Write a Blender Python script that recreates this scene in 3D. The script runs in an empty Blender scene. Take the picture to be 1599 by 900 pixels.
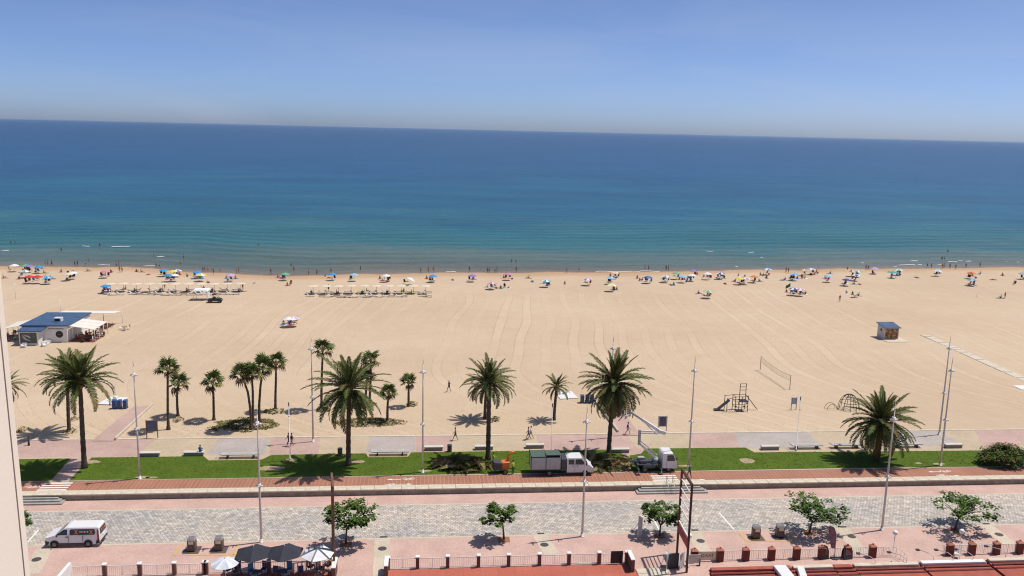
import bpy, math, random
from mathutils import Vector, Matrix
rnd = random.Random(7)
sc = bpy.context.scene
col = sc.collection

# ---------------------------------------------------------------- camera
CAM_H = 40.0
FPX, PITCH, ROLL, YAW = 1341.2, 0.181814, 0.023115, 0.0971457
_F = Vector((math.sin(YAW)*math.cos(PITCH), math.cos(YAW)*math.cos(PITCH), -math.sin(PITCH)))
_R0 = Vector((math.cos(YAW), -math.sin(YAW), 0)); _U0 = _R0.cross(_F)
_R = math.cos(ROLL)*_R0 + math.sin(ROLL)*_U0
_U = -math.sin(ROLL)*_R0 + math.cos(ROLL)*_U0
cd = bpy.data.cameras.new('camera'); cam = bpy.data.objects.new('camera', cd); col.objects.link(cam)
m = Matrix((( _R.x, _U.x, -_F.x, 0), (_R.y, _U.y, -_F.y, 0), (_R.z, _U.z, -_F.z, CAM_H), (0, 0, 0, 1)))
cam.matrix_world = m
cd.sensor_width = 36; cd.lens = 36*FPX/1599; cd.clip_start = 0.1; cd.clip_end = 300000
sc.camera = cam

# ---------------------------------------------------------------- sky, sun, exposure
SUN = Vector((5.48, 1.19, 12.9)).normalized()
w = bpy.data.worlds.new('World'); sc.world = w; w.use_nodes = True
nt = w.node_tree; bg = nt.nodes['Background']
sky = nt.nodes.new('ShaderNodeTexSky'); sky.sky_type = 'NISHITA'; sky.sun_disc = False
sky.sun_elevation = math.asin(SUN.z); sky.sun_rotation = math.atan2(SUN.x, SUN.y)
sky.altitude = 0; sky.air_density = 0.38; sky.dust_density = 0.95; sky.ozone_density = 4.0
tint = nt.nodes.new('ShaderNodeMix'); tint.data_type = 'RGBA'; tint.blend_type = 'MULTIPLY'
tint.inputs[0].default_value = 1.0; tint.inputs[7].default_value = (0.86, 0.91, 1.0, 1)
nt.links.new(sky.outputs[0], tint.inputs[6]); 
tcw = nt.nodes.new('ShaderNodeTexCoord'); mpw = nt.nodes.new('ShaderNodeMapping'); mpw.inputs['Scale'].default_value = (2.2, 2.2, 13)
cn_ = nt.nodes.new('ShaderNodeTexNoise'); cn_.inputs['Scale'].default_value = 1.4; cn_.inputs['Detail'].default_value = 6; cn_.inputs['Distortion'].default_value = .6
nt.links.new(tcw.outputs['Generated'], mpw.inputs[0]); nt.links.new(mpw.outputs[0], cn_.inputs['Vector'])
cmr = nt.nodes.new('ShaderNodeMapRange'); cmr.inputs[1].default_value = .42; cmr.inputs[2].default_value = .78; cmr.inputs[4].default_value = .22; nt.links.new(cn_.outputs[0], cmr.inputs[0])
cir = nt.nodes.new('ShaderNodeMix'); cir.data_type = 'RGBA'; cir.inputs[7].default_value = (3.4, 3.7, 4.6, 1)     # thin cirrus veil over the whole sky
nt.links.new(cmr.outputs[0], cir.inputs[0]); nt.links.new(tint.outputs[2], cir.inputs[6]); nt.links.new(cir.outputs[2], bg.inputs[0])
bg.inputs[1].default_value = 0.15
sd = bpy.data.lights.new('sun', 'SUN'); sd.energy = 4.2; sd.angle = math.radians(0.53); sd.color = (1.0, 0.95, 0.87)
so = bpy.data.objects.new('sun', sd); col.objects.link(so); so.location = (60, 40, 90)
so.rotation_euler = SUN.to_track_quat('Z', 'Y').to_euler()
sc.view_settings.view_transform = 'Standard'; sc.view_settings.look = 'None'
sc.view_settings.gamma = 1.0; sc.view_settings.use_curve_mapping = False
sc.view_settings.exposure = 0.0
sc.cycles.filter_width = 1.15

# ---------------------------------------------------------------- helpers
ZP = 0.62      # promenade level above the street
ZSEA = -0.6
def ray(x, y): return _F + _R*((x-799.5)/FPX) - _U*((y-450)/FPX)
def P(x, y, z=0.0):
    """photo pixel -> point on the level z"""
    r = ray(x, y); t = (z-CAM_H)/r.z
    return Vector((r.x*t, r.y*t, z))
def AT(x, y, Y):
    """photo pixel -> point in the upright plane at depth Y"""
    r = ray(x, y); t = Y/r.y
    return Vector((r.x*t, Y, CAM_H+r.z*t))
_shore = [(-400, 428), (5, 415.6), (200, 417), (330, 425), (400, 429), (480, 430), (600, 427), (720, 425.5), (900, 425), (1000, 424),
          (1200, 420.8), (1400, 419), (1599, 417), (2000, 411)]
_sh = sorted([(P(a, b, ZSEA).x, P(a, b, ZSEA).y) for a, b in _shore])
def YS(X):
    if X <= _sh[0][0]: return _sh[0][1]
    for (x0, y0), (x1, y1) in zip(_sh, _sh[1:]):
        if X <= x1:
            t = (X-x0)/(x1-x0); t = t*t*(3-2*t); return y0+(y1-y0)*t + 0.5*math.sin(X*0.21)+0.3*math.sin(X*.57+1)
    return _sh[-1][1]
def sand_z(X, Y):
    d = YS(X)-Y
    return ZSEA + (1.22*(1-math.exp(-d/16.0)) if d > 0 else 0.07*d)
def S(x, y):
    """photo pixel -> point on the beach"""
    z = ZP
    for _ in range(8):
        p = P(x, y, z); z = sand_z(p.x, p.y)
    return P(x, y, z)

MATS = {}
def mat(name, c, rough=.75, var=.12, scale=2.0, bump=0.0, bscale=30, metal=0.0, spec=.4, c2=None, trans=0):
    if name in MATS: return MATS[name]
    m = bpy.data.materials.new(name); m.use_nodes = True; n = m.node_tree.nodes; l = m.node_tree.links
    b = n['Principled BSDF']; b.inputs['Roughness'].default_value = rough; b.inputs['Metallic'].default_value = metal
    b.inputs['Specular IOR Level'].default_value = spec
    tc = n.new('ShaderNodeTexCoord'); nz = n.new('ShaderNodeTexNoise'); nz.inputs['Scale'].default_value = scale
    nz.inputs['Detail'].default_value = 5; nz.inputs['Roughness'].default_value = .65
    l.new(tc.outputs['Object'], nz.inputs['Vector'])
    mr = n.new('ShaderNodeMapRange'); mr.inputs[1].default_value = .3; mr.inputs[2].default_value = .7
    l.new(nz.outputs[0], mr.inputs[0])
    mx = n.new('ShaderNodeMix'); mx.data_type = 'RGBA'; l.new(mr.outputs[0], mx.inputs[0])
    d = c2 if c2 else tuple(v*(1-2*var) for v in c)
    u = c if c2 else tuple(min(1, v*(1+var)) for v in c)
    mx.inputs[6].default_value = (*d, 1); mx.inputs[7].default_value = (*u, 1)
    l.new(mx.outputs[2], b.inputs['Base Color'])
    if bump:
        n2 = n.new('ShaderNodeTexNoise'); n2.inputs['Scale'].default_value = bscale; n2.inputs['Detail'].default_value = 4
        l.new(tc.outputs['Object'], n2.inputs['Vector'])
        bp = n.new('ShaderNodeBump'); bp.inputs['Strength'].default_value = bump; bp.inputs['Distance'].default_value = .05
        l.new(n2.outputs[0], bp.inputs['Height']); l.new(bp.outputs[0], b.inputs['Normal'])
    MATS[name] = m; return m
def paving(name, c, c2, mortar, sx, sy, joint=.012, rough=.8, patch=.25, pscale=.25, rot=0.0, offset=.5, fine=.15):
    """paving: brick pattern for hue and joints, soft wear patches on top"""
    m = bpy.data.materials.new(name); m.use_nodes = True; n = m.node_tree.nodes; l = m.node_tree.links
    b = n['Principled BSDF']; b.inputs['Roughness'].default_value = rough; b.inputs['Specular IOR Level'].default_value = .3
    g = n.new('ShaderNodeNewGeometry'); mp = n.new('ShaderNodeMapping'); mp.inputs['Rotation'].default_value = (0, 0, rot)
    l.new(g.outputs['Position'], mp.inputs[0])
    br = n.new('ShaderNodeTexBrick'); br.offset = offset
    br.inputs['Scale'].default_value = 1; br.inputs['Brick Width'].default_value = sx; br.inputs['Row Height'].default_value = sy
    br.inputs['Mortar Size'].default_value = joint; br.inputs['Mortar Smooth'].default_value = .2
    br.inputs['Color1'].default_value = (*c, 1); br.inputs['Color2'].default_value = (*c2, 1); br.inputs['Mortar'].default_value = (*mortar, 1)
    l.new(mp.outputs[0], br.inputs['Vector'])
    def nz(s, lo, hi):
        a = n.new('ShaderNodeTexNoise'); a.inputs['Scale'].default_value = s; a.inputs['Detail'].default_value = 6; a.inputs['Roughness'].default_value = .7
        l.new(g.outputs['Position'], a.inputs['Vector'])
        r = n.new('ShaderNodeMapRange'); r.inputs[1].default_value = .3; r.inputs[2].default_value = .7; r.inputs[3].default_value = lo; r.inputs[4].default_value = hi
        l.new(a.outputs[0], r.inputs[0]); return r.outputs[0]
    ml = n.new('ShaderNodeMath'); ml.operation = 'MULTIPLY'; l.new(nz(pscale, 1-patch, 1+patch*.6), ml.inputs[0]); l.new(nz(6, 1-fine, 1+fine), ml.inputs[1])
    mx = n.new('ShaderNodeMix'); mx.data_type = 'RGBA'; mx.blend_type = 'MULTIPLY'; mx.inputs[0].default_value = 1
    cb = n.new('ShaderNodeCombineColor')
    for i in range(3): l.new(ml.outputs[0], cb.inputs[i])
    l.new(br.outputs[0], mx.inputs[6]); l.new(cb.outputs[0], mx.inputs[7]); l.new(mx.outputs[2], b.inputs['Base Color'])
    bp = n.new('ShaderNodeBump'); bp.inputs['Strength'].default_value = .35; bp.inputs['Distance'].default_value = .02; bp.invert = True
    l.new(br.outputs['Fac'], bp.inputs['Height']); l.new(bp.outputs[0], b.inputs['Normal'])
    MATS[name] = m; return m

class MB:
    """collects shapes for ONE mesh"""
    def __init__(s): s.v = []; s.f = []; s.m = []; s.sm = []
    def add(s, vs, fs, m=0, smooth=False):
        o = len(s.v); s.v += [tuple(v) for v in vs]
        for f in fs: s.f.append([i+o for i in f]); s.m.append(m); s.sm.append(smooth)
        return s
    def box(s, c, d, rz=0, m=0, taper=1.0, rx=0, ry=0):
        R = Matrix.Rotation(rz, 3, 'Z') @ Matrix.Rotation(ry, 3, 'Y') @ Matrix.Rotation(rx, 3, 'X')
        vs = []
        for z in (-.5, .5):
            k = 1 if z < 0 else taper
            for x, y in ((-.5, -.5), (.5, -.5), (.5, .5), (-.5, .5)):
                vs.append(Vector(c) + R @ Vector((x*d[0]*k, y*d[1]*k, z*d[2])))
        return s.add(vs, [(0, 3, 2, 1), (4, 5, 6, 7), (0, 1, 5, 4), (1, 2, 6, 5), (2, 3, 7, 6), (3, 0, 4, 7)], m)
    def bbox(s, c, d, bev=.03, rz=0, m=0):
        """box with chamfered edges"""
        hx, hy, hz = d[0]/2, d[1]/2, d[2]/2; b = min(bev, hx*.9, hy*.9, hz*.9)
        R = Matrix.Rotation(rz, 3, 'Z'); rings = []
        for z, k in ((-hz, b), (-hz+b, 0), (hz-b, 0), (hz, b)):
            a, e = hx-k, hy-k
            rings.append([(a, -e+b, z), (a, e-b, z), (a-b, e, z), (-a+b, e, z), (-a, e-b, z), (-a, -e+b, z), (-a+b, -e, z), (a-b, -e, z)])
        vs = [Vector(c)+R@Vector(p) for r in rings for p in r]; fs = []
        for k in range(3):
            for i in range(8): j = (i+1) % 8; fs.append((k*8+i, k*8+j, k*8+8+j, k*8+8+i))
        fs.append(tuple(reversed(range(8)))); fs.append(tuple(range(24, 32)))
        return s.add(vs, fs, m)
    def tube(s, pts, rs, n=8, m=0, cap=True, smooth=True):
        pts = [Vector(p) for p in pts]
        if not isinstance(rs, (list, tuple)): rs = [rs]*len(pts)
        vs = []; fs = []; ref = None
        for i, p in enumerate(pts):
            t = (pts[min(i+1, len(pts)-1)]-pts[max(i-1, 0)])
            t = t.normalized() if t.length > 1e-9 else Vector((0, 0, 1))
            if ref is None: ref = Vector((1, 0, 0)) if abs(t.x) < .9 else Vector((0, 1, 0))
            a = (ref - t*ref.dot(t)).normalized(); ref = a; b = t.cross(a)
            for k in range(n):
                an = 2*math.pi*k/n; vs.append(p + (a*math.cos(an)+b*math.sin(an))*rs[i])
        for i in range(len(pts)-1):
            for k in range(n): j = (k+1) % n; fs.append((i*n+k, i*n+j, i*n+n+j, i*n+n+k))
        s.add(vs, fs, m, smooth)
        if cap:
            o = len(s.v)-len(vs)
            s.f.append([o+k for k in reversed(range(n))]); s.m.append(m); s.sm.append(False)
            s.f.append([o+(len(pts)-1)*n+k for k in range(n)]); s.m.append(m); s.sm.append(False)
        return s
    def ell(s, c, r, nu=10, nv=7, m=0, jit=0):
        vs = []; fs = []; c = Vector(c)
        for i in range(nv+1):
            th = math.pi*i/nv
            for k in range(nu):
                ph = 2*math.pi*k/nu; q = 1+(rnd.uniform(-jit, jit) if jit else 0)
                vs.append(c+Vector((r[0]*math.sin(th)*math.cos(ph), r[1]*math.sin(th)*math.sin(ph), r[2]*math.cos(th)))*q if False else
                          c+Vector((r[0]*math.sin(th)*math.cos(ph)*q, r[1]*math.sin(th)*math.sin(ph)*q, r[2]*math.cos(th)*q)))
        for i in range(nv):
            for k in range(nu): j = (k+1) % nu; fs.append((i*nu+k, i*nu+nu+k, i*nu+nu+j, i*nu+j))
        return s.add(vs, fs, m, True)
    def prism(s, poly, z0, z1, m=0, mside=None):
        n = len(poly); vs = [(p[0], p[1], z0) for p in poly]+[(p[0], p[1], z1) for p in poly]
        a = sum(poly[i][0]*poly[(i+1) % n][1]-poly[(i+1) % n][0]*poly[i][1] for i in range(n))
        idx = list(range(n)) if a > 0 else list(reversed(range(n)))
        s.add(vs, [tuple(reversed(idx)), tuple(i+n for i in idx)], m)
        o = len(s.v)-2*n
        for q in range(n):
            i, j = idx[q], idx[(q+1) % n]
            s.f.append([o+i, o+j, o+j+n, o+i+n]); s.m.append(m if mside is None else mside); s.sm.append(False)
        return s
    def side(s, prof, y0, y1, m=0, axis='y'):
        """extrude a closed x-z profile along y"""
        n = len(prof); vs = [(p[0], y0, p[1]) for p in prof]+[(p[0], y1, p[1]) for p in prof]
        a = sum(prof[i][0]*prof[(i+1) % n][1]-prof[(i+1) % n][0]*prof[i][1] for i in range(n))
        idx = list(range(n)) if a < 0 else list(reversed(range(n)))
        s.add(vs, [tuple(reversed(idx)), tuple(i+n for i in idx)], m); o = len(s.v)-2*n
        for q in range(n):
            i, j = idx[q], idx[(q+1) % n]
            s.f.append([o+i, o+j, o+j+n, o+i+n]); s.m.append(m); s.sm.append(False)
        return s
    def mesh(s, name, mats):
        me = bpy.data.meshes.new(name); me.from_pydata(s.v, [], s.f); 
        for a in (mats if isinstance(mats, (list, tuple)) else [mats]): me.materials.append(MATS[a] if isinstance(a, str) else a)
        me.polygons.foreach_set('material_index', s.m); me.polygons.foreach_set('use_smooth', s.sm); me.update()
        return me
    def build(s, name, mats, parent=None, loc=None, rz=0):
        return link(name, s.mesh(name, mats), parent, loc, rz)
def link(name, me, parent=None, loc=None, rz=0):
    o = bpy.data.objects.new(name, me); col.objects.link(o)
    if parent is not None: o.parent = parent
    if loc is not None: o.location = loc
    o.rotation_euler[2] = rz
    return o
def tag(o, label, cat, group=None):
    o['label'] = label; o['category'] = cat
    if group: o['group'] = group
    return o
def thing(name, label, cat, loc, rz=0, group=None):
    o = bpy.data.objects.new(name, None); o.empty_display_size = .3; col.objects.link(o)
    o.location = loc; o.rotation_euler[2] = rz
    return tag(o, label, cat, group)
def dup(root, loc, rz=None, label=None, scale=None):
    r = root.copy(); col.objects.link(r); r.location = loc
    if rz is not None: r.rotation_euler[2] = rz
    if label: r['label'] = label
    if scale: r.scale = scale if isinstance(scale, tuple) else (scale,)*3
    for ch in list(root.children):
        c = ch.copy(); col.objects.link(c); c.parent = r
        for g in list(ch.children):
            d = g.copy(); col.objects.link(d); d.parent = c
    return r
def structure(o): o['kind'] = 'structure'; return o
def stuff(o): o['kind'] = 'stuff'; return o
def sheet(name, pts, z, m, parent=None):
    b = MB(); b.prism([(p.x, p.y) if hasattr(p, 'x') else p for p in pts], z-.02, z, 0)
    return b.build(name, m, parent)
# ---------------------------------------------------------------- materials of the setting
YW, YC, YL0, YL1, YSAND = 90.1, 91.15, 93.95, 101.2, 106.9      # wall face, coping back, lawn near edge, lawn far edge, sand edge
YR0, YR1, YF = 79.95, 87.3, 73.7                                  # carriageway edges, fence line
XA, XB = -75.0, 105.0
paving('pave_pink', (.50, .34, .285), (.46, .31, .26), (.42, .30, .26), .4, .2, .012, patch=.16)
paving('pave_pink_street', (.59, .395, .325), (.54, .35, .29), (.48, .335, .285), .24, .12, .01, patch=.16, pscale=.35)
paving('pave_tan', (.50, .40, .27), (.47, .37, .25), (.42, .34, .25), .4, .4, .012, patch=.12)
paving('pave_grey', (.43, .375, .33), (.40, .345, .31), (.37, .32, .29), .4, .4, .012, patch=.12)
paving('pave_cream', (.56, .48, .37), (.53, .45, .34), (.46, .39, .30), .6, .4, .012, patch=.14)
paving('cycle', (.36, .165, .105), (.32, .145, .09), (.41, .21, .14), .45, 6.0, .05, patch=.14, rot=0, offset=0.0)
paving('terrace_red', (.46, .13, .085), (.42, .115, .075), (.34, .10, .07), 1.6, 1.6, .02, patch=.12, offset=0)

def road_material():
    m = bpy.data.materials.new('cobbled_road'); m.use_nodes = True; n = m.node_tree.nodes; l = m.node_tree.links
    b = n['Principled BSDF']; b.inputs['Roughness'].default_value = .8; b.inputs['Specular IOR Level'].default_value = .3
    g = n.new('ShaderNodeNewGeometry')
    def warp(sc_, amt):
        a = n.new('ShaderNodeTexNoise'); a.inputs['Scale'].default_value = sc_; l.new(g.outputs['Position'], a.inputs['Vector'])
        s = n.new('ShaderNodeVectorMath'); s.operation = 'SCALE'; s.inputs[3].default_value = amt; l.new(a.outputs['Color'], s.inputs[0])
        ad = n.new('ShaderNodeVectorMath'); l.new(g.outputs['Position'], ad.inputs[0]); l.new(s.outputs[0], ad.inputs[1]); return ad.outputs[0]
    br = n.new('ShaderNodeTexBrick'); br.inputs['Scale'].default_value = 1; br.inputs['Brick Width'].default_value = .36; br.inputs['Row Height'].default_value = .30
    br.inputs['Mortar Size'].default_value = .035; br.inputs['Mortar Smooth'].default_value = .5; br.inputs['Bias'].default_value = 0
    br.inputs['Color1'].default_value = (.60, .545, .475, 1); br.inputs['Color2'].default_value = (.38, .35, .32, 1); br.inputs['Mortar'].default_value = (.27, .25, .235, 1)
    l.new(warp(2.2, .16), br.inputs['Vector'])
    # broad areas: greyer and creamier stretches as relaid over the years
    a = n.new('ShaderNodeTexNoise'); a.inputs['Scale'].default_value = .11; a.inputs['Detail'].default_value = 5; a.inputs['Roughness'].default_value = .6
    l.new(g.outputs['Position'], a.inputs['Vector'])
    cr = n.new('ShaderNodeValToRGB'); e = cr.color_ramp.elements
    e[0].position = .36; e[0].color = (.86, .87, .90, 1); e[1].position = .62; e[1].color = (1.12, 1.06, .98, 1)
    l.new(a.outputs[0], cr.inputs[0])
    a2 = n.new('ShaderNodeTexNoise'); a2.inputs['Scale'].default_value = 1.6; a2.inputs['Detail'].default_value = 5
    l.new(g.outputs['Position'], a2.inputs['Vector'])
    r2 = n.new('ShaderNodeMapRange'); r2.inputs[1].default_value = .3; r2.inputs[2].default_value = .7; r2.inputs[3].default_value = .78; r2.inputs[4].default_value = 1.18
    l.new(a2.outputs[0], r2.inputs[0])
    mx = n.new('ShaderNodeMix'); mx.data_type = 'RGBA'; mx.blend_type = 'MULTIPLY'; mx.inputs[0].default_value = 1
    l.new(br.outputs[0], mx.inputs[6]); l.new(cr.outputs[0], mx.inputs[7])
    vm = n.new('ShaderNodeVectorMath'); vm.operation = 'SCALE'; l.new(mx.outputs[2], vm.inputs[0]); l.new(r2.outputs[0], vm.inputs[3])
    l.new(vm.outputs[0], b.inputs['Base Color'])
    bp = n.new('ShaderNodeBump'); bp.inputs['Strength'].default_value = .5; bp.inputs['Distance'].default_value = .03; bp.invert = True
    l.new(br.outputs['Fac'], bp.inputs['Height']); l.new(bp.outputs[0], b.inputs['Normal'])
    MATS['cobbled_road'] = m
road_material()

def sand_material():
    m = bpy.data.materials.new('sand'); m.use_nodes = True; n = m.node_tree.nodes; l = m.node_tree.links
    b = n['Principled BSDF']; b.inputs['Roughness'].default_value = .95; b.inputs['Specular IOR Level'].default_value = .15
    at = n.new('ShaderNodeAttribute'); at.attribute_name = 'inland'
    g = n.new('ShaderNodeNewGeometry'); sp = n.new('ShaderNodeSeparateXYZ'); l.new(g.outputs['Position'], sp.inputs[0])
    def M(op, a, c=None, c2=None):
        q = n.new('ShaderNodeMath'); q.operation = op
        for i, v in enumerate((a, c, c2)):
            if v is None: continue
            if isinstance(v, (int, float)): q.inputs[i].default_value = v
            else: l.new(v, q.inputs[i])
        return q.outputs[0]
    def N(s, d=5, vec=None, r=.6):
        q = n.new('ShaderNodeTexNoise'); q.inputs['Scale'].default_value = s; q.inputs['Detail'].default_value = d; q.inputs['Roughness'].default_value = r
        l.new(vec if vec is not None else g.outputs['Position'], q.inputs['Vector']); return q.outputs[0]
    def MR(v, a, c, d=0., e=1.):
        q = n.new('ShaderNodeMapRange'); q.interpolation_type = 'SMOOTHSTEP'
        for i, k in zip((1, 2, 3, 4), (a, c, d, e)): q.inputs[i].default_value = k
        l.new(v, q.inputs[0]); return q.outputs[0]
    X, Y = sp.outputs[0], sp.outputs[1]
    # beach-cleaner tracks: run out to the sea, swing round before the promenade
    bend = M('MULTIPLY', M('POWER', M('MAXIMUM', M('SUBTRACT', 141, Y), 0), 2), .019)
    Xw = M('SUBTRACT', M('ADD', X, M('MULTIPLY', M('SUBTRACT', N(.011, 2), .5), 16)), bend)
    Xw = M('SUBTRACT', Xw, M('MULTIPLY', M('SUBTRACT', Y, 140), .10))
    cell = M('FRACT', M('MULTIPLY', Xw, 1/4.6))
    t1 = MR(M('ABSOLUTE', M('SUBTRACT', cell, .30)), .012, .045, 1, 0)
    t2 = MR(M('ABSOLUTE', M('SUBTRACT', cell, .68)), .012, .045, 1, 0)
    tr = M('MAXIMUM', t1, t2)
    idx = M('FLOOR', M('MULTIPLY', Xw, 1/4.6))
    wn = n.new('ShaderNodeTexWhiteNoise'); wn.noise_dimensions = '1D'; l.new(idx, wn.inputs['W'])
    groom = MR(at.outputs['Fac'], 30, 45)
    groom = M('MULTIPLY', groom, M('MULTIPLY', MR(N(.035, 3), .38, .6, .25, 1), MR(wn.outputs[0], .1, .9, .35, 1)))
    track = M('MULTIPLY', tr, groom)
    band = M('MULTIPLY', MR(M('ABSOLUTE', M('SUBTRACT', cell, .49)), .14, .22, 1, 0), groom)
    # trampled sand
    vo = n.new('ShaderNodeTexVoronoi'); vo.inputs['Scale'].default_value = 1.5; l.new(g.outputs['Position'], vo.inputs['Vector'])
    foot = MR(vo.outputs['Distance'], .08, .38, 0, 1)
    tramp = MR(N(.06, 4), .46, .60, .12, 1)
    near = M('MAXIMUM', MR(Y, 134, 112, 0, 1), M('MULTIPLY', MR(at.outputs['Fac'], 50, 26, 0, 1), .6))
    tramp = M('MULTIPLY', tramp, M('MAXIMUM', near, .45))
    big = MR(N(.03, 5), .3, .7); mid = MR(N(.35, 6, r=.7), .3, .7); fine = MR(N(7, 4, r=.8), .25, .75)
    c1 = n.new('ShaderNodeMix'); c1.data_type = 'RGBA'; l.new(M('ADD', M('MULTIPLY', big, .65), M('MULTIPLY', mid, .35)), c1.inputs[0])
    c1.inputs[6].default_value = (.470, .352, .238, 1); c1.inputs[7].default_value = (.548, .424, .296, 1)
    val = M('ADD', M('ADD', .93, M('MULTIPLY', fine, .17)), M('ADD', M('MULTIPLY', track, -.10), M('MULTIPLY', band, .06)))
    val = M('SUBTRACT', val, M('MULTIPLY', M('SUBTRACT', 1, foot), M('MULTIPLY', tramp, .13)))
    v = n.new('ShaderNodeVectorMath'); v.operation = 'SCALE'; l.new(c1.outputs[2], v.inputs[0]); l.new(val, v.inputs[3])
    # damp strip by the water
    dist = M('ADD', at.outputs['Fac'], M('MULTIPLY', M('SUBTRACT', N(.09, 4), .5), 10))
    damp = MR(dist, 5, 15, 1, 0); wet = MR(dist, .8, 3.2, 1, 0)
    w1 = n.new('ShaderNodeMix'); w1.data_type = 'RGBA'; l.new(M('MULTIPLY', damp, .75), w1.inputs[0]); l.new(v.outputs[0], w1.inputs[6]); w1.inputs[7].default_value = (.43, .265, .145, 1)
    w2 = n.new('ShaderNodeMix'); w2.data_type = 'RGBA'; l.new(wet, w2.inputs[0]); l.new(w1.outputs[2], w2.inputs[6]); w2.inputs[7].default_value = (.27, .175, .11, 1)
    l.new(w2.outputs[2], b.inputs['Base Color'])
    l.new(MR(wet, 0, 1, .95, .35), b.inputs['Roughness'])
    h = M('ADD', M('MULTIPLY', track, -.05), M('ADD', M('MULTIPLY', band, .025), M('MULTIPLY', M('MULTIPLY', foot, tramp), .10)))
    h = M('ADD', h, M('ADD', M('MULTIPLY', N(1.1, 6), .12), M('MULTIPLY', N(6, 4), .03)))
    bp = n.new('ShaderNodeBump'); bp.inputs['Strength'].default_value = .55; bp.inputs['Distance'].default_value = 1.0
    l.new(h, bp.inputs['Height']); l.new(bp.outputs[0], b.inputs['Normal'])
    MATS['sand'] = m
sand_material()

def sea_material():
    m = bpy.data.materials.new('sea_water'); m.use_nodes = True; n = m.node_tree.nodes; l = m.node_tree.links
    b = n['Principled BSDF']; b.inputs['IOR'].default_value = 1.33
    at = n.new('ShaderNodeAttribute'); at.attribute_name = 'offshore'
    g = n.new('ShaderNodeNewGeometry')
    def M(op, a, c=None):
        q = n.new('ShaderNodeMath'); q.operation = op
        for i, v in enumerate((a, c)):
            if v is None: continue
            if isinstance(v, (int, float)): q.inputs[i].default_value = v
            else: l.new(v, q.inputs[i])
        return q.outputs[0]
    def N(sx, sy, d=5, r=.6, rot=0.0):
        mp = n.new('ShaderNodeMapping'); mp.inputs['Scale'].default_value = (sx, sy, 1); mp.inputs['Rotation'].default_value = (0, 0, rot); l.new(g.outputs['Position'], mp.inputs[0])
        q = n.new('ShaderNodeTexNoise'); q.inputs['Scale'].default_value = 1; q.inputs['Detail'].default_value = d; q.inputs['Roughness'].default_value = r
        l.new(mp.outputs[0], q.inputs['Vector']); return q.outputs[0]
    # water deepens away from the shore (bars and troughs warp it)
    warp = M('MULTIPLY', M('SUBTRACT', N(.012, .02, 4), .5), 1.15)
    lg = M('ADD', M('LOGARITHM', M('MAXIMUM', at.outputs['Fac'], 1), 10), warp)
    cr = n.new('ShaderNodeValToRGB'); cr.color_ramp.interpolation = 'EASE'
    dep = n.new('ShaderNodeMapRange'); dep.inputs[1].default_value = 0; dep.inputs[2].default_value = 4; l.new(lg, dep.inputs[0]); l.new(dep.outputs[0], cr.inputs[0])
    stops = [(0, (.22, .175, .12)), (.18, (.155, .155, .125)), (.34, (.098, .142, .128)), (.47, (.030, .120, .135)), (.60, (.006, .082, .145)), (.72, (.002, .058, .136)), (.9, (.001, .042, .112)), (1, (.001, .038, .105))]
    el = cr.color_ramp.elements
    while len(el) < len(stops): el.new(.5)
    for e, (p_, c_) in zip(el, stops): e.position = p_; e.color = (*c_, 1)
    stre = n.new('ShaderNodeMapRange'); stre.inputs[1].default_value = .3; stre.inputs[2].default_value = .7; stre.inputs[3].default_value = .55; stre.inputs[4].default_value = 1.45
    l.new(M('ADD', M('MULTIPLY', N(.006, .022, 12, .78), .65), M('MULTIPLY', N(.25, .9, 6, .75, .06), .35)), stre.inputs[0])
    v = n.new('ShaderNodeVectorMath'); v.operation = 'SCALE'; l.new(cr.outputs[0], v.inputs[0]); l.new(stre.outputs[0], v.inputs[3])
    l.new(v.outputs[0], b.inputs['Base Color'])
    b.inputs['Roughness'].default_value = .22; b.inputs['Specular IOR Level'].default_value = .045
    h = M('ADD', M('MULTIPLY', N(.10, .34, 3, .5, .05), .55), M('ADD', M('MULTIPLY', N(.5, 1.3, 4, .6, -.1), .22), M('MULTIPLY', N(2.2, 4.0, 3, .6, .2), .06)))
    bp = n.new('ShaderNodeBump'); bp.inputs['Strength'].default_value = 1.0; bp.inputs['Distance'].default_value = 1.1
    l.new(h, bp.inputs['Height']); l.new(bp.outputs[0], b.inputs['Normal'])
    MATS['sea_water'] = m
sea_material()

def lawn_material():
    m = mat('lawn', (.092, .138, .014), .9, scale=.45, c2=(.062, .105, .009), bump=.25, bscale=9, spec=.15)
    mat('grass_blade', (.115, .168, .018), .8, scale=.35, c2=(.075, .122, .011), spec=.2)
lawn_material()
mat('coping', (.60, .52, .40), .8, .10, 1.2, bump=.15)
mat('wall_face', (.30, .255, .20), .85, .18, 1.5, bump=.25)
mat('step_stone', (.36, .34, .30), .85, .12, 2, bump=.2)
mat('joint', (.25, .21, .17), .9, .1)
mat('kerb', (.48, .42, .34), .85, .1, 2)
mat('white_paint', (.78, .76, .70), .7, .08, 5)
mat('yellow_paint', (.62, .40, .06), .7, .12, 4)
mat('iron', (.075, .065, .06), .6, .2, 6, bump=.3)
mat('soil', (.32, .15, .085), .95, .2, 5, bump=.5, bscale=14)
mat('sandy_soil', (.40, .30, .19), .95, .15, 5, bump=.5, bscale=14)

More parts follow.
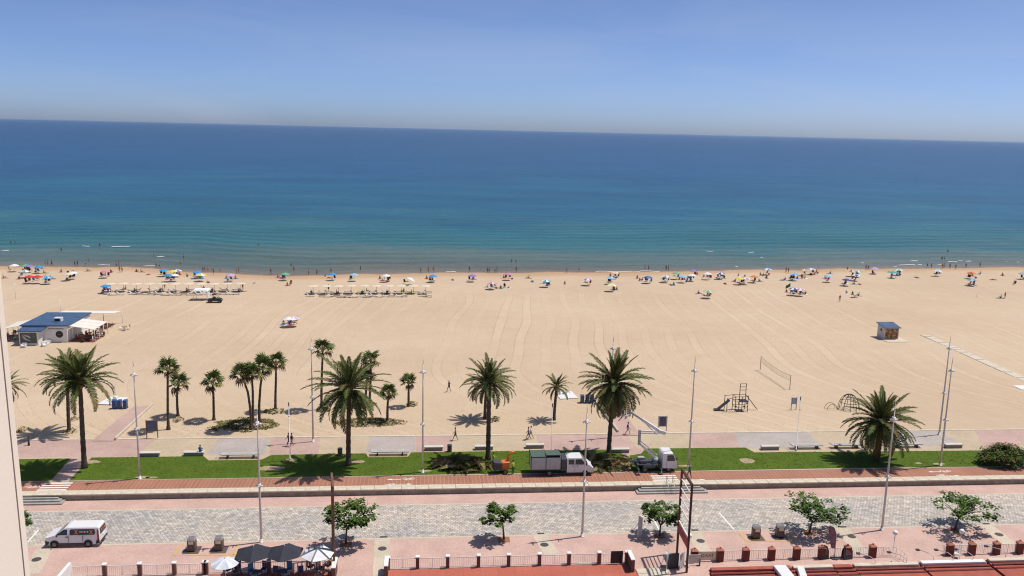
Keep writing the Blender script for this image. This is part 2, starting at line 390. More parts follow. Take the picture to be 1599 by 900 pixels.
# ---------------------------------------------------------------- ground sheets
def grid(name, xs, rows, zfun, attr, afun, m, tilt=None):
    vs = []; av = []
    for r in rows:
        for x in xs:
            X, Y = (x, r) if tilt is None else (x, tilt(x, r)); vs.append((X, Y, zfun(X, Y))); av.append(afun(X, Y))
    nx = len(xs); fs = [(j*nx+i, j*nx+i+1, j*nx+nx+i+1, j*nx+nx+i) for j in range(len(rows)-1) for i in range(nx-1)]
    me = bpy.data.meshes.new(name); me.from_pydata(vs, [], fs); me.materials.append(MATS[m])
    a = me.attributes.new(attr, 'FLOAT', 'POINT'); a.data.foreach_set('value', av)
    me.polygons.foreach_set('use_smooth', [True]*len(fs)); me.update()
    return structure(link(name, me))
xs = [-900, -600, -420] + [-330+i*4.0 for i in range(180)] + [480, 700, 1000]
rows = [YSAND+.02+i*1.6 for i in range(100)]
beach = grid('beach_sand', xs, [i/95 for i in range(96)], lambda X, Y: sand_z(X, Y)+(.05*math.sin(X*.31+.7*math.sin(Y*.23))*math.sin(Y*.27+1.3)*min(1, max(0, (Y-112)/8))),
             'inland', lambda X, Y: YS(X)-Y, 'sand', tilt=lambda x, r: (YSAND+.02)*(1-r)+(YS(x)+9)*r)
offs = [-6+i*1.5 for i in range(120)] + [180*1.13**i for i in range(52)]
def swell(X, Y):
    d = Y-YS(X); a = .16*min(1, max(0, (d-1)/12))*max(0, 1-d/160)
    return ZSEA + a*(math.sin(d*.62+.9*math.sin(X*.021)+.5*math.sin(X*.06+d*.05)) + .5*math.sin(d*1.33+X*.11))
xsea = [-120000, -40000, -12000, -4000, -1500, -700] + [-420+i*6.0 for i in range(150)] + [700, 1500, 4000, 12000, 40000, 120000]
sea = grid('sea', xsea, offs, swell, 'offshore', lambda X, Y: Y-YS(X), 'sea_water', tilt=lambda x, r: YS(x)+r)

def rect(name, x0, x1, y0, y1, z, m, parent=None, th=.02):
    return structure(MB().box(((x0+x1)/2, (y0+y1)/2, z-th/2), (x1-x0, y1-y0, th), m=0).build(name, m, parent))
base = rect('ground', -1500, 1500, -300, YW-.1, -.03, 'pave_pink_street', th=.3)
rect('street_pavement', XA, XB, 30, YW+.2, 0, 'pave_pink_street')
rect('carriageway', XA, XB, YR0, YR1, .004, 'cobbled_road')
rect('road_edge_strip', XA, XB, YR0-.28, YR0, .006, 'pave_cream')
rect('road_edge_strip', XA, XB, YR1, YR1+.28, .006, 'pave_cream')
prom = rect('promenade', XA-400, XB+500, YC-.2, YSAND+.15, ZP, 'pave_tan', th=.5)
rect('cycle_path', XA, XB, YC, YL0-.12, ZP+.004, 'cycle')
rect('lawn_kerb', XA, XB, YL0-.12, YL0+.02, ZP+.03, 'kerb', th=.1)
rect('sand_kerb', XA-100, XB+200, YSAND-.1, YSAND+.25, ZP+.05, 'coping', th=.2)
# coloured fields of the promenade paving; oblique joints, as laid
def field(xa0, xa1, xb0, xb1, m, y0=YL1-.1, y1=YSAND-.1, k=0):
    a = [P(xa0, 711, ZP).x, P(xa1, 711, ZP).x, P(xb1, 682, ZP).x, P(xb0, 682, ZP).x]
    structure(sheet('paving_field', [(a[0], y0), (a[1], y0), (a[2], y1), (a[3], y1)], ZP+.004+.004*k, m))
field(-60, 215, -60, 246, 'pave_pink'); field(322, 412, 345, 424, 'pave_grey'); field(420, 497, 424, 500, 'pave_pink')
field(570, 648, 578, 648, 'pave_grey'); field(650, 702, 650, 706, 'pave_pink'); field(846, 1002, 838, 980, 'pave_pink')
field(1092, 1166, 1082, 1152, 'pave_pink'); field(1166, 1300, 1152, 1270, 'pave_grey'); field(1420, 1530, 1390, 1480, 'pave_grey'); field(1560, 1700, 1540, 1670, 'pave_pink')

# lawns
def lawn(pts, seed):
    q = [P(a, b, ZP) for a, b in pts]
    q = [Vector((v.x, min(max(v.y, YL0), YL1+1.2), 0)) for v in q]
    structure(sheet('lawn', q, ZP+.035, 'lawn'))
    # blades, scattered inside the outline
    r = random.Random(seed); xs_ = [v.x for v in q]; b = MB(); n = len(q)
    def inside(x, y):
        c = False
        for i in range(n):
            a, d = q[i], q[i-1]
            if (a.y > y) != (d.y > y) and x < (d.x-a.x)*(y-a.y)/(d.y-a.y)+a.x: c = not c
        return c
    cnt = int((max(xs_)-min(xs_))*7*14)
    for _ in range(cnt):
        x = r.uniform(min(xs_), max(xs_)); y = r.uniform(YL0, YL1+1)
        if not inside(x, y): continue
        for k in range(3):
            a = r.uniform(0, 6.28); h = r.uniform(.03, .075); ww = .04
            ox, oy = r.uniform(-.12, .12), r.uniform(-.12, .12)
            b.add([(x+ox-ww*math.cos(a), y+oy-ww*math.sin(a), ZP+.03), (x+ox+ww*math.cos(a), y+oy+ww*math.sin(a), ZP+.03), (x+ox+h*.6*math.sin(a), y+oy-h*.6*math.cos(a), ZP+.03+h)], [(0, 1, 2)])
    o = stuff(b.build('grass', 'grass_blade')); o['label'] = 'short mown green grass on the promenade lawn strip'; o['category'] = 'grass'
lawn([(-60, 719), (110, 716.5), (76, 754), (-60, 757)], 1)
lawn([(143, 715), (318, 713), (326, 719.5), (408, 718.5), (424, 711), (571, 708.5), (575, 714.5), (637, 713.5), (642, 707), (962, 702.5), (975, 712), (968, 737), (700, 741), (400, 749), (104, 754.5)], 2)
lawn([(983, 712), (1001, 709), (1008, 701), (1164, 699.5), (1178, 707), (1300, 706), (1534, 704), (1660, 703), (1660, 728), (1300, 731.5), (985, 737)], 3)
for (a, b_, rx, ry) in [(143, 722, 1.0, .6), (556, 722, 1.1, .6), (453, 719, .9, .5), (224, 746, .9, .35), (424, 732, 1.6, .8), (236, 746.5, .7, .3), (1165, 720, 1.0, .9), (1434, 724, .5, .25), (663, 736, .8, .3), (1070, 728, .9, .3), (1466, 725, .8, .35)]:
    c = P(a, b_, ZP); r_ = random.Random(a)
    structure(sheet('bare_soil', [(c.x+rx*math.cos(t*.5236)*r_.uniform(.75, 1.15), c.y+ry*math.sin(t*.5236)*r_.uniform(.75, 1.15)) for t in range(12)], ZP+.042, 'sandy_soil'))
# ramps of paving running out on to the sand
def ramp(p0, p1, p2, p3, wall):
    q = [P(*p, ZP+.03) for p in (p0, p1, p2, p3)]
    structure(sheet('beach_path', q, ZP+.06, 'pave_pink'))
    a, b_ = [P(*p, ZP) for p in wall]
    d = (b_-a); L = d.length; o = MB().bbox((0, 0, .13), (L, .22, .5), .03).build('path_wall', 'coping', loc=((a.x+b_.x)/2, (a.y+b_.y)/2, ZP), rz=math.atan2(d.y, d.x))
    return o
tag(ramp((143, 689), (178, 689), (232, 634), (208, 636), ((180, 688), (238, 634))), 'low pale wall edging the pink beach path near the blue bins', 'wall')
tag(ramp((955, 681), (1000, 680), (964, 630), (945, 632), ((965, 676), (931, 630))), 'low pale wall edging the beach path behind the trimmed palm', 'wall')
q = [P(110, 716, ZP), P(144, 715, ZP), P(104, 756, ZP), P(72, 756, ZP)]
structure(sheet('lawn_path', q, ZP+.012, 'pave_pink'))
structure(sheet('lawn_path', [P(963, 702, ZP), P(1008, 701, ZP), P(985, 738, ZP), P(968, 738, ZP)], ZP+.012, 'pave_pink'))

# ---------------------------------------------------------------- retaining wall with coping stones and steps
wall = thing('retaining_wall', 'long low stone retaining wall with cream coping between promenade and street', 'wall', (0, YW, 0))
MB().box((15, .55, ZP/2-.02), (XB-XA, 1.06, ZP-.04)).build('wall_face', 'wall_face', wall)
cs = MB().bbox((0, 0, 0), (1.475, 1.12, .16), .02).mesh('coping_stone', 'coping')
x = XA; k = 0
while x < XB:
    if x > -62 and x < 92:
        o = link('coping_stone', cs, wall, (x+.75, .5+rnd.uniform(-.012, .012), ZP+rnd.uniform(-.006, .008))); k += 1
    x += 1.5
def steps(label, x0, x1, n, left, right):
    s = thing('stone_steps', label, 'steps', ((x0+x1)/2, YW, 0)); hw = (x1-x0)/2; h = ZP/(n+1)
    for i in range(n):
        dpt = .36*(i+1); zt = ZP-h*(i+1); e = .36*(i+1)*.9
        a, b_ = -hw-(e if left else 0), hw+(e if right else 0)
        poly = [(a, -dpt), (b_, -dpt), (b_+(.3 if right else 0), .0), (a-(.3 if left else 0), 0.0)]
        poly = [(a-.0, -dpt), (b_, -dpt), (b_, -.005*i-.002), (a, -.005*i-.002)]
        MB().prism(poly, .002*i, zt, 0).build('step', 'step_stone', s)
    return s
s_right = steps('wide stone steps down from the zebra crossing, with steel handrail', P(1007, 766, .3).x, P(1090, 763, .3).x, 3, True, True)
steps('stone steps at the end of the wall near the white van', P(-40, 783, .3).x, P(86, 780, .3).x, 3, False, True)
mat('steel', (.55, .54, .52), .35, .08, 4, metal=.9)
hr = thing('handrail', 'tall steel double handrail standing on the wide stone steps', 'handrail', (P(1048, 765, .3).x, YW, 0))
for dx in (-.35, .35):
    MB().tube([(dx, -1.25, 0), (dx, -1.25, 1.0), (dx, .25, 1.0+ZP), (dx, .25, ZP)], .028, 8).build('rail', 'steel', hr)
    MB().tube([(dx, -1.25, .55), (dx, .25, .55+ZP)], .02, 6).build('middle_rail', 'steel', hr)

# ---------------------------------------------------------------- painted markings
def stripe(name, p0, p1, wdt, z, m='white_paint'):
    a, b_ = Vector(p0), Vector(p1); d = b_-a
    return structure(MB().box((0, 0, 0), (d.length, wdt, .004)).build(name, m, loc=((a.x+b_.x)/2, (a.y+b_.y)/2, z), rz=math.atan2(d.y, d.x)))
for cx, ys in ((P(84, 762, ZP).x, (91.5, 92.1, 92.7, 93.3)), (P(1040, 750, ZP).x, (91.5, 92.1, 92.7))):
    for y in ys: stripe('zebra_stripe', (cx-1.5, y, 0), (cx+1.5, y, 0), .3, ZP+.012)
def bike_mark(px, py, flip):
    c = P(px, py, ZP); b = MB()
    def ring(cx, cy, r):
        vs = []; 
        for k in range(16):
            a = k*math.pi/8
            for q in (r, r-.07): vs.append((cx+q*math.cos(a), cy+q*math.sin(a), 0))
        b.add(vs, [(2*k, 2*((k+1) % 16), 2*((k+1) % 16)+1, 2*k+1) for k in range(16)])
    def bar(x0, y0, x1, y1):
        d = Vector((x1-x0, y1-y0, 0)); nn = Vector((-d.y, d.x, 0)).normalized()*.035
        b.add([(x0-nn.x, y0-nn.y, .0005), (x1-nn.x, y1-nn.y, .0005), (x1+nn.x, y1+nn.y, .0005), (x0+nn.x, y0+nn.y, .0005)], [(0, 1, 2, 3)])
    ring(-.42, -.15, .27); ring(.42, -.15, .27)
    for l_ in ((-.42, -.15, -.12, .2), (-.12, .2, .3, .2), (.3, .2, .42, -.15), (-.42, -.15, 0, -.15), (0, -.15, .3, .2), (-.12, .2, 0, -.15), (.3, .2, .24, .36), (-.2, .24, -.02, .24)): bar(*l_)
    structure(b.build('bicycle_marking', 'white_paint', loc=(c.x, c.y, ZP+.012), rz=math.pi if flip else 0))
def arrow_mark(px, py, flip):
    c = P(px, py, ZP); b = MB().box((-.2, 0, 0), (1.1, .12, .004)); b.add([(.3, -.2, .0025), (.9, 0, .0025), (.3, .2, .0025)], [(0, 1, 2)])
    structure(b.build('arrow_marking', 'white_paint', loc=(c.x, c.y, ZP+.012), rz=math.pi if flip else 0))
for a, b_, c_, d_, f in ((98, 767.5, 120, 767.5, False), (51, 761, 30, 761, True), (611, 757, 632, 756.5, False), (638, 748.5, 616, 749, True), (1075, 750, 1090, 749.5, False), (1470, 742.5, 1488, 743.5, False), (1477, 736.5, 1460, 737, True)):
    bike_mark(a, b_, f); arrow_mark(c_, d_, f)
for p0, p1 in (((60, 828), (43, 847)), ((1123, 801), (1146, 827)), ((1022, 814), (1034, 836))):
    stripe('parking_line', P(*p0), P(*p1), .16, .012)
# cream bands across the near pavement with round manhole covers
def band(p0, p1, wd):
    a, b_ = P(*p0), P(*p1); d = (b_-a).normalized(); nrm = Vector((-d.y, d.x, 0))*wd/2
    structure(sheet('paving_band', [a-nrm, a+nrm, b_+nrm, b_-nrm], .008, 'pave_cream'))
mh = MB()
for i in range(4): mh.tube([(0, 0, 0), (0, 0, .012-.002*i)], [.42-.1*i]*2, 20, smooth=False)
mhm = mh.mesh('manhole_cover', 'iron')
for i, (p0, p1, c, lab) in enumerate([((70, 856), (48, 897), (57, 874), 'round iron manhole cover in the cream band behind the white van'), ((597, 841), (595, 899), (597, 857), 'round iron manhole cover in the cream band beside the café umbrellas'),
        ((843, 836), (862, 866), (850, 851), 'round iron manhole cover in the cream band near the bare lamp post'), ((1083, 830), (1105, 872), (1094, 845), 'round iron manhole cover in the cream band behind the lettered fence panel'),
        ((1316, 826), (1345, 864), (1330, 838), 'round iron manhole cover in the cream band beside the feather flag'), ((1540, 821), (1578, 851), (1560, 835), 'round iron manhole cover in the cream band beyond the white chair')]):
    band(p0, p1, 1.5)
    v = P(*c); o = link('manhole_cover', mhm, None, (v.x, v.y, .006)); tag(o, lab, 'manhole cover', 'manhole covers')
    g_ = P(p0[0]+ (12 if i == 0 else 2), p0[1]-1.5); o = MB().box((0, 0, .008), (.7, .28, .02)).build('gully_grate', 'iron', loc=(g_.x, YR0+.16, .006))
    for kk in range(5): MB().box((-.26+.13*kk, 0, .021), (.05, .24, .008)).build('bar', 'iron', o)
    tag(o, 'small iron gully grate at the road edge', 'grate', 'gully grates along the road edge')
for a, b_ in ((248, 872), (868, 848), (916, 852), (824, 848), (1344, 836), (1155, 850), (1392, 842)): pass
# ---------------------------------------------------------------- palms, trees, ground cover
mat('palm_green', (.105, .128, .032), .55, scale=.7, c2=(.055, .075, .018), spec=.10)
mat('palm_olive', (.16, .135, .045), .6, scale=.7, c2=(.085, .078, .026), spec=.10)
mat('palm_brown', (.20, .125, .06), .8, scale=.8, c2=(.10, .062, .032), spec=.2)
mat('palm_yellow', (.30, .26, .09), .7, scale=.8, c2=(.19, .155, .055), spec=.25)
mat('rachis', (.20, .19, .07), .6, .15, 2)
mat('palm_bark', (.105, .075, .052), .95, .28, 3.5, bump=.6, bscale=12)
mat('palm_bark_pale', (.27, .19, .12), .95, .25, 3.5, bump=.6, bscale=12)
mat('stub', (.33, .19, .085), .9, .25, 5, bump=.4)
mat('fan_green', (.13, .165, .045), .55, scale=.9, c2=(.07, .105, .024), spec=.12)
mat('leaf_a', (.06, .12, .018), .65, scale=.8, c2=(.035, .075, .010), spec=.15)
mat('leaf_b', (.12, .18, .028), .65, scale=.8, c2=(.07, .115, .016), spec=.15)
mat('bark', (.12, .075, .05), .9, .2, 4, bump=.4)
mat('cover_green', (.17, .165, .045), .8, scale=1.2, c2=(.10, .105, .026), spec=.2)
mat('cover_dry', (.30, .22, .10), .9, scale=1.2, c2=(.20, .14, .065), spec=.1)

def frond_mesh(name, droop, twist, mt, n=30, seed=0, width=.15):
    """pinnate palm leaf of unit length along +x, arching in z"""
    r = random.Random(seed); b = MB(); pts = []; a = 0.0; p = Vector((0, 0, 0)); N_ = 12
    for i in range(N_+1):
        pts.append(p.copy()); t = i/N_; an = -droop*t**1.5
        p = p + Vector((math.cos(an), twist*t*.4, math.sin(an)))/N_
    b.tube(pts, [.014*(1-.85*i/N_)+.001 for i in range(N_+1)], 4, 1)
    def at(t):
        f = t*N_; i = min(int(f), N_-1); return pts[i].lerp(pts[i+1], f-i), (pts[i+1]-pts[i]).normalized()
    for i in range(n):
        t = .10+.89*(i+.5)/n; c, d = at(t); side = d.cross(Vector((0, 0, 1))).normalized(); up = side.cross(d)
        L = width*(math.sin(math.pi*min(1, .12+t*.86))**.55)*r.uniform(.85, 1.15)
        for s in (-1, 1):
            dr = (side*s*.80 + d*(.50+.35*t) + up*(.34-.2*r.random())).normalized()
            tip = c+dr*L - Vector((0, 0, L*.22*r.random())); hw = d*.016
            mid = c.lerp(tip, .5)+up*.006
            b.add([c-hw*.7, mid-hw, tip, mid+hw, c+hw*.7], [(0, 1, 2, 3, 4)], 0)
    return b.mesh(name, [mt, 'rachis'])
FR = {}
for key, mt in (('g', 'palm_green'), ('o', 'palm_olive'), ('b', 'palm_brown')):
    FR[key] = [frond_mesh('frond', dr, tw, mt, seed=i) for i, (dr, tw) in enumerate(((.45, .1), (.85, -.2), (1.25, .15), (1.6, -.1)))]

def trunk_mesh(pts, r0, r1, rough=.06, n=10, seed=0, flare=1.35):
    r = random.Random(seed); N_ = 22; ps = []; rs = []
    for i in range(N_+1):
        t = i/N_; f = t*(len(pts)-1); k = min(int(f), len(pts)-2); ps.append(Vector(pts[k]).lerp(Vector(pts[k+1]), f-k))
        rs.append((r0+(r1-r0)*t)*(1+rough*(1 if i % 2 else -1)+r.uniform(-.03, .03))*(1+(flare-1)*max(0, 1-t*9)))
    b = MB(); b.tube(ps, rs, n, 0); return b

def date_palm(label, base, top, rad, nf, lo, hi, olive=.2, seed=0, pale_top=True, thin=1.0, group='date palms on the promenade', upright=0.0, on_sand=False):
    """lo/hi: lowest and highest leaf angle in degrees"""
    r = random.Random(seed); bp = S(*base) if on_sand else P(*base, ZP); tp = AT(*top, bp.y); h = tp.z-bp.z; dx = tp.x-bp.x
    t = thing('date_palm', label, 'palm tree', bp, 0, group)
    mid = [(0, 0, -.1), (dx*.2, 0, h*.33), (dx*.6, 0, h*.68), (dx, 0, h)]
    trunk_mesh(mid, .30*thin, .23*thin, seed=seed).build('trunk', 'palm_bark', t)
    cr = MB(); cr.ell((dx, 0, h), (.42*thin, .42*thin, .62*thin), 12, 8, 0, jit=.12)
    for k in range(26):
        a = k*2.4; e = -.5+.04*k; d = Vector((math.cos(a)*math.cos(e), math.sin(a)*math.cos(e), math.sin(e)))
        cr.tube([Vector((dx, 0, h-.15))+d*.3*thin, Vector((dx, 0, h-.05))+d*.58*thin], [.07*thin, .035*thin], 5, 0)
    crown = cr.build('crown', ['stub' if pale_top else 'palm_bark'], t)
    for i in range(nf):
        q = (i+.5)/nf; el = math.radians(hi+(lo-hi)*q**(.85-upright*.2)+r.uniform(-7, 7)); az = i*2.39996+r.uniform(-.2, .2)
        kk = 'b' if (q > .93 and olive > .1) else ('o' if r.random() < olive*(.4+1.2*q) else 'g')
        v = 0 if q < .2 else (1 if q < .5 else (2 if q < .8 else 3))
        if upright and v > 1: v -= 1
        o = link('frond', FR[kk][v], crown, (dx+.2*math.cos(az)*math.cos(el), .2*math.sin(az)*math.cos(el), h+.25*math.sin(el)+.1))
        o.rotation_mode = 'XYZ'; o.rotation_euler = (r.uniform(-.3, .3), -el, az); L = rad*r.uniform(.88, 1.1)*(1.0 if q > .12 else .82)
        o.scale = (L, L, L)
    return t
date_palm('tall date palm with slim dark trunk beside the pink path through the lawn', (132, 731), (125, 600), 4.3, 60, -8, 84, .10, 1)
date_palm('date palm on the sand close behind the tall palm at the lawn path', (108, 675), (105, 588), 3.7, 34, -8, 80, .25, 2, thin=.8, on_sand=True)
date_palm('wide feathery date palm with arching leaves by the litter bin on the lawn', (544, 727), (545, 608), 5.0, 56, -46, 86, .10, 3, pale_top=False, upright=.4)
date_palm('trimmed date palm with dark trunk above the pile of cut fronds', (762, 718), (764, 598), 3.5, 48, -22, 85, .28, 4, pale_top=False)
date_palm('date palm on the sand hidden behind the trimmed palm trunk', (757, 654), (759, 606), 3.0, 36, -25, 75, .35, 5, thin=.75, pale_top=False, on_sand=True)
date_palm('full round date palm being pruned from the boom lift', (950, 713), (959, 600), 4.5, 84, -58, 86, .42, 6, pale_top=False)
date_palm('short stout date palm with drooping crown in front of the slatted benches', (1369, 719), (1375, 660), 4.6, 84, -48, 86, .35, 7, thin=1.35, pale_top=False)
date_palm('small young date palm standing on the sand next to the white shower platform', (865, 656), (869, 606), 2.15, 34, -18, 80, .45, 8, thin=.75, on_sand=True)
date_palm('date palm half hidden behind the cream side wall', (4, 690), (7, 604), 2.6, 34, -45, 70, .4, 9, thin=.8, on_sand=True)

def fan_mesh(name, mt, seed, n=15, dead=False):
    r = random.Random(seed); b = MB(); b.tube([(0, 0, 0), (.25, 0, .03), (.5, 0, .0)], [.018, .014, .012], 4, 1)
    c = Vector((.5, 0, 0))
    for i in range(n):
        a = math.radians(-125+250*i/(n-1)); L = .52*(1-.22*abs(a)/2.2)*r.uniform(.9, 1.08)
        d = Vector((math.cos(a), math.sin(a), 0)); s = Vector((-d.y, d.x, 0))
        fold = .05*(1 if i % 2 else -1)
        m1 = c+d*L*.55+Vector((0, 0, fold*.5-.02)); tip = c+d*L+Vector((0, 0, -.16*r.uniform(.5, 1.4)-(.2 if dead else 0)))
        wv = s*.055
        b.add([c, m1-wv, tip, m1+wv], [(0, 1, 2, 3)], 0)
    return b.mesh(name, [mt, 'rachis'])
FAN = [fan_mesh('fan_leaf', 'fan_green', i) for i in range(3)]; FAND = [fan_mesh('fan_leaf', 'palm_brown', 7, dead=True)]; FANY = [fan_mesh('fan_leaf', 'palm_yellow', 5)]
def fan_palm(label, base, top, rad, seed, bend=0, n=17, group='slender fan palms on the sand'):
    r = random.Random(seed); bp = S(*base); tp = AT(*top, bp.y); h = tp.z-bp.z; dx = tp.x-bp.x
    t = thing('fan_palm', label, 'palm tree', bp, 0, group)
    pts = [(0, 0, -.15), (dx*.15+bend*.6, 0, h*.33), (dx*.55+bend, 0, h*.68), (dx, 0, h)]
    trunk_mesh(pts, .19, .125, .05, 8, seed, 1.7).build('trunk', 'palm_bark', t)
    cb = MB(); cb.ell((dx, 0, h), (.2, .2, .4), 8, 6, 0, .1); crown = cb.build('crown', 'stub', t)
    for i in range(n):
        q = (i+.5)/n; el = math.radians(80-112*q+r.uniform(-9, 9)); az = i*2.39996+r.uniform(-.25, .25)
        me = FAND[0] if q > .88 else (FANY[0] if q > .74 else FAN[i % 3])
        o = link('fan_leaf', me, crown, (dx, 0, h+.1)); o.rotation_euler = (r.uniform(-.5, .5), -el, az); L = rad*r.uniform(.85, 1.12); o.scale = (L, L, L)
    return t
for i, (b0, t0, rd, bd, lab) in enumerate([((263, 671), (262, 577), 1.5, 0, 'tall straight fan palm rising beside the blue notice board'), ((278, 650), (279, 599), 1.6, -.15, 'shorter fan palm leaning just behind the one at the notice board'),
        ((334, 656), (332, 598), 1.5, .05, 'lone fan palm at the near end of the long ground-cover mound'), ((392, 671), (377, 585), 1.65, .3, 'leaning fan palm with curved trunk on the long ground-cover mound'),
        ((395, 670), (393, 585), 1.5, .1, 'straight fan palm sharing a base with the curved-trunk palm'), ((405, 661), (411, 575), 1.65, -.1, 'tall fan palm tilting seaward next to the lamp post'),
        ((430, 642), (431, 568), 1.45, .05, 'fan palm standing in a small round patch of ground cover'), ((502, 640), (504, 547), 1.6, 0, 'tallest fan palm, next to the thin lamp post behind the wide palm'),
        ((577, 632), (579, 563), 1.5, .1, 'fan palm behind the wide feathery palm with twin trunks'), ((571, 631), (573, 590), 1.2, 0, 'lower twin fan palm behind the wide feathery palm'),
        ((605, 659), (607, 615), 1.25, -.05, 'small fan palm on the oval ground-cover mound'), ((638, 635), (638, 598), 1.25, 0, 'small lone fan palm near the open groomed sand')]):
    fan_palm(lab, b0, t0, rd*1.18, 20+i, bd)

# low creeping plants on the sand
def cover(label, x0, x1, y0, y1, dens, dry, seed, dy=0):
    r = random.Random(seed); c = S((x0+x1)/2, (y0+y1)/2); a = (S(x1, (y0+y1)/2)-S(x0, (y0+y1)/2)).length/2; e = abs(S((x0+x1)/2, y0).y-S((x0+x1)/2, y1).y)/2*.8
    t = thing('creeping_plant', label, 'plant', c); mnd = MB(); vs = []; nu = 20
    lob = [r.uniform(.75, 1.12) for _ in range(nu)]
    rings = []
    for k, q in enumerate((1, .75, .45, .15)):
        for i in range(nu):
            an = i*2*math.pi/nu; vs.append((a*q*lob[i]*math.cos(an), e*q*lob[i]*math.sin(an), -.04+.38*(1-q*q)*r.uniform(.8, 1.1)))
    fs = [(k*nu+i, k*nu+(i+1) % nu, k*nu+nu+(i+1) % nu, k*nu+nu+i) for k in range(3) for i in range(nu)]+[tuple(3*nu+i for i in range(nu))]
    mnd.add(vs, fs, 0, True); mnd.build('mound', 'sandy_soil', t)
    lv = MB(); N_ = int(a*e*3.14*dens*2.6)
    for _ in range(N_):
        an = r.uniform(0, 6.283); q = math.sqrt(r.random())*1.02; lf = lob[int(an/6.2832*nu) % nu]
        x, y = a*q*lf*math.cos(an), e*q*lf*math.sin(an); z = .38*(1-q*q)
        hole = math.sin(x*1.7+seed)*math.sin(y*2.1+seed*2)
        if hole > .62 and r.random() < .85: continue
        mi = 1 if r.random() < dry else 0
        for k in range(3):
            b_ = r.uniform(0, 6.28); L = r.uniform(.12, .26); d = Vector((math.cos(b_), math.sin(b_), r.uniform(.2, 1.0))).normalized(); s = Vector((-math.sin(b_), math.cos(b_), 0))*.07
            p = Vector((x+r.uniform(-.1, .1), y+r.uniform(-.1, .1), z-.03)); lv.add([p-s*.5, p+d*L*.6-s, p+d*L, p+d*L*.6+s, p+s*.5], [(0, 1, 2, 3, 4)], mi)
    stuff(lv.build('leaves', ['cover_green', 'cover_dry'], t)); return t
for i, a in enumerate([('long mound of creeping plants below the leaning fan palms', 329, 436, 650, 677, 11, .12), ('round patch of creeping plants around one fan palm', 411, 447, 638, 648.5, 9, .2), ('small patch of creeping plants at the tallest fan palm', 493, 517, 637, 646.5, 8, .2),
        ('patch of creeping plants below the twin fan palms', 560, 590, 628, 638, 9, .2), ('large oval mound of creeping plants behind the wide palm', 522, 631, 651, 669, 10, .15), ('sparse plant tuft below the small lone fan palm', 633, 653, 627, 637, 5, .4),
        ('sparse dry tuft below the leaning short fan palm', 268, 288, 652, 661, 4, .5), ('dry tuft beside the palm behind the tall lawn palm', 98, 124, 670, 679, 4, .6), ('yellowish tuft beside the hidden palm trunk', 110, 121, 651, 661, 8, .6), ('yellowish tuft beside the trimmed palm', 766, 782, 651, 661, 6, .6), ('dry patch on the sand near the cream wall', 28, 44, 666, 678, 4, .7)]):
    cover(a[0], *a[1:5], a[5], a[6], 50+i)

# street trees
def leaf_blob(b, c, rad, n, r, size, mats=2):
    for _ in range(n):
        d = Vector((r.gauss(0, 1), r.gauss(0, 1), r.gauss(0, 1))).normalized()*(r.random()**.45)
        p = Vector(c)+Vector((d.x*rad[0], d.y*rad[1], d.z*rad[2])); a = r.uniform(0, 6.28); L = size*r.uniform(.7, 1.3)
        u = Vector((math.cos(a), math.sin(a), r.uniform(-.6, .35))).normalized(); s = u.cross(Vector((r.uniform(-.5, .5), r.uniform(-.5, .5), 1))).normalized()*L*.36
        b.add([p, p+u*L*.45-s, p+u*L, p+u*L*.45+s], [(0, 1, 2, 3)], r.randrange(mats) if r.random() < .7 else 0)
def street_tree(label, base, cen, hw, hh, skew, seed, n=46, z0=0.0, pit=True):
    r = random.Random(seed); bp = P(*base, z0); ct = AT(*cen, bp.y); sc_ = (P(base[0]+10, base[1], z0)-bp).length/10; R = hw*sc_; H = hh*sc_*1.08
    t = thing('street_tree', label, 'tree', bp, 0, 'small trees along the street'); cx, cz = ct.x-bp.x, ct.z-z0
    tb = MB(); fork = Vector((cx*.25, 0, max(.9, cz-H*.9)))
    tb.tube([(0, 0, -.1), (fork.x*.4, 0, fork.z*.5), fork], [.12, .085, .075], 8, 0)
    cb = MB(); 
    for i in range(9):
        a = i*2.4+r.uniform(-.3, .3); q = r.uniform(.45, .85); tip = Vector((cx+R*q*math.cos(a), R*.8*q*math.sin(a), cz+H*r.uniform(-.3, .65)+skew*math.cos(a)*q*-H*.6))
        m_ = fork.lerp(tip, .5)+Vector((0, 0, .15)); tb.tube([fork, m_, tip], [.05, .03, .012], 5, 0)
        for k in range(2):
            s = m_.lerp(tip, .4+.4*k); e = s+Vector((r.uniform(-.5, .5), r.uniform(-.5, .5), r.uniform(.0, .5))); tb.tube([s, e], [.018, .006], 4, 0)
    for i in range(n):
        a = r.uniform(0, 6.283); q = math.sqrt(r.random()); zz = r.uniform(-.75, .95)*math.sqrt(max(0, 1-q*q*.75))
        c = (cx+R*.92*q*math.cos(a), R*.8*q*math.sin(a), cz+H*zz*.85-skew*math.cos(a)*q*H*.55)
        leaf_blob(cb, c, (R*.17, R*.17, H*.16), 30, r, .30)
    tb.build('trunk', 'bark', t); cb.build('crown', ['leaf_a', 'leaf_b'], t)
    if pit:
        structure(MB().box((0, 0, 0), (1.15, 1.15, .012)).build('tree_pit', 'soil', loc=(bp.x, bp.y, z0+.012)))
    return t
street_tree('street tree with rounded crown beside the dark sign mast at the café', (540, 850), (547, 802), 41, 24, 0, 1, 62)
street_tree('smallest street tree, standing alone between the café and the lamp post', (787, 843), (777, 803), 31, 17, -.2, 2, 40)
street_tree('street tree growing beside the tall dark red ladder-like mast', (1030, 837), (1034, 802), 33, 21, .2, 3, 50)
street_tree('street tree with open crown beside the waste container pair and feather flag', (1264, 832), (1277, 794), 47, 24, .75, 4, 56)
street_tree('flat wind-swept street tree behind the white plastic chair', (1491, 828), (1511, 792), 51, 16, .55, 5, 56)
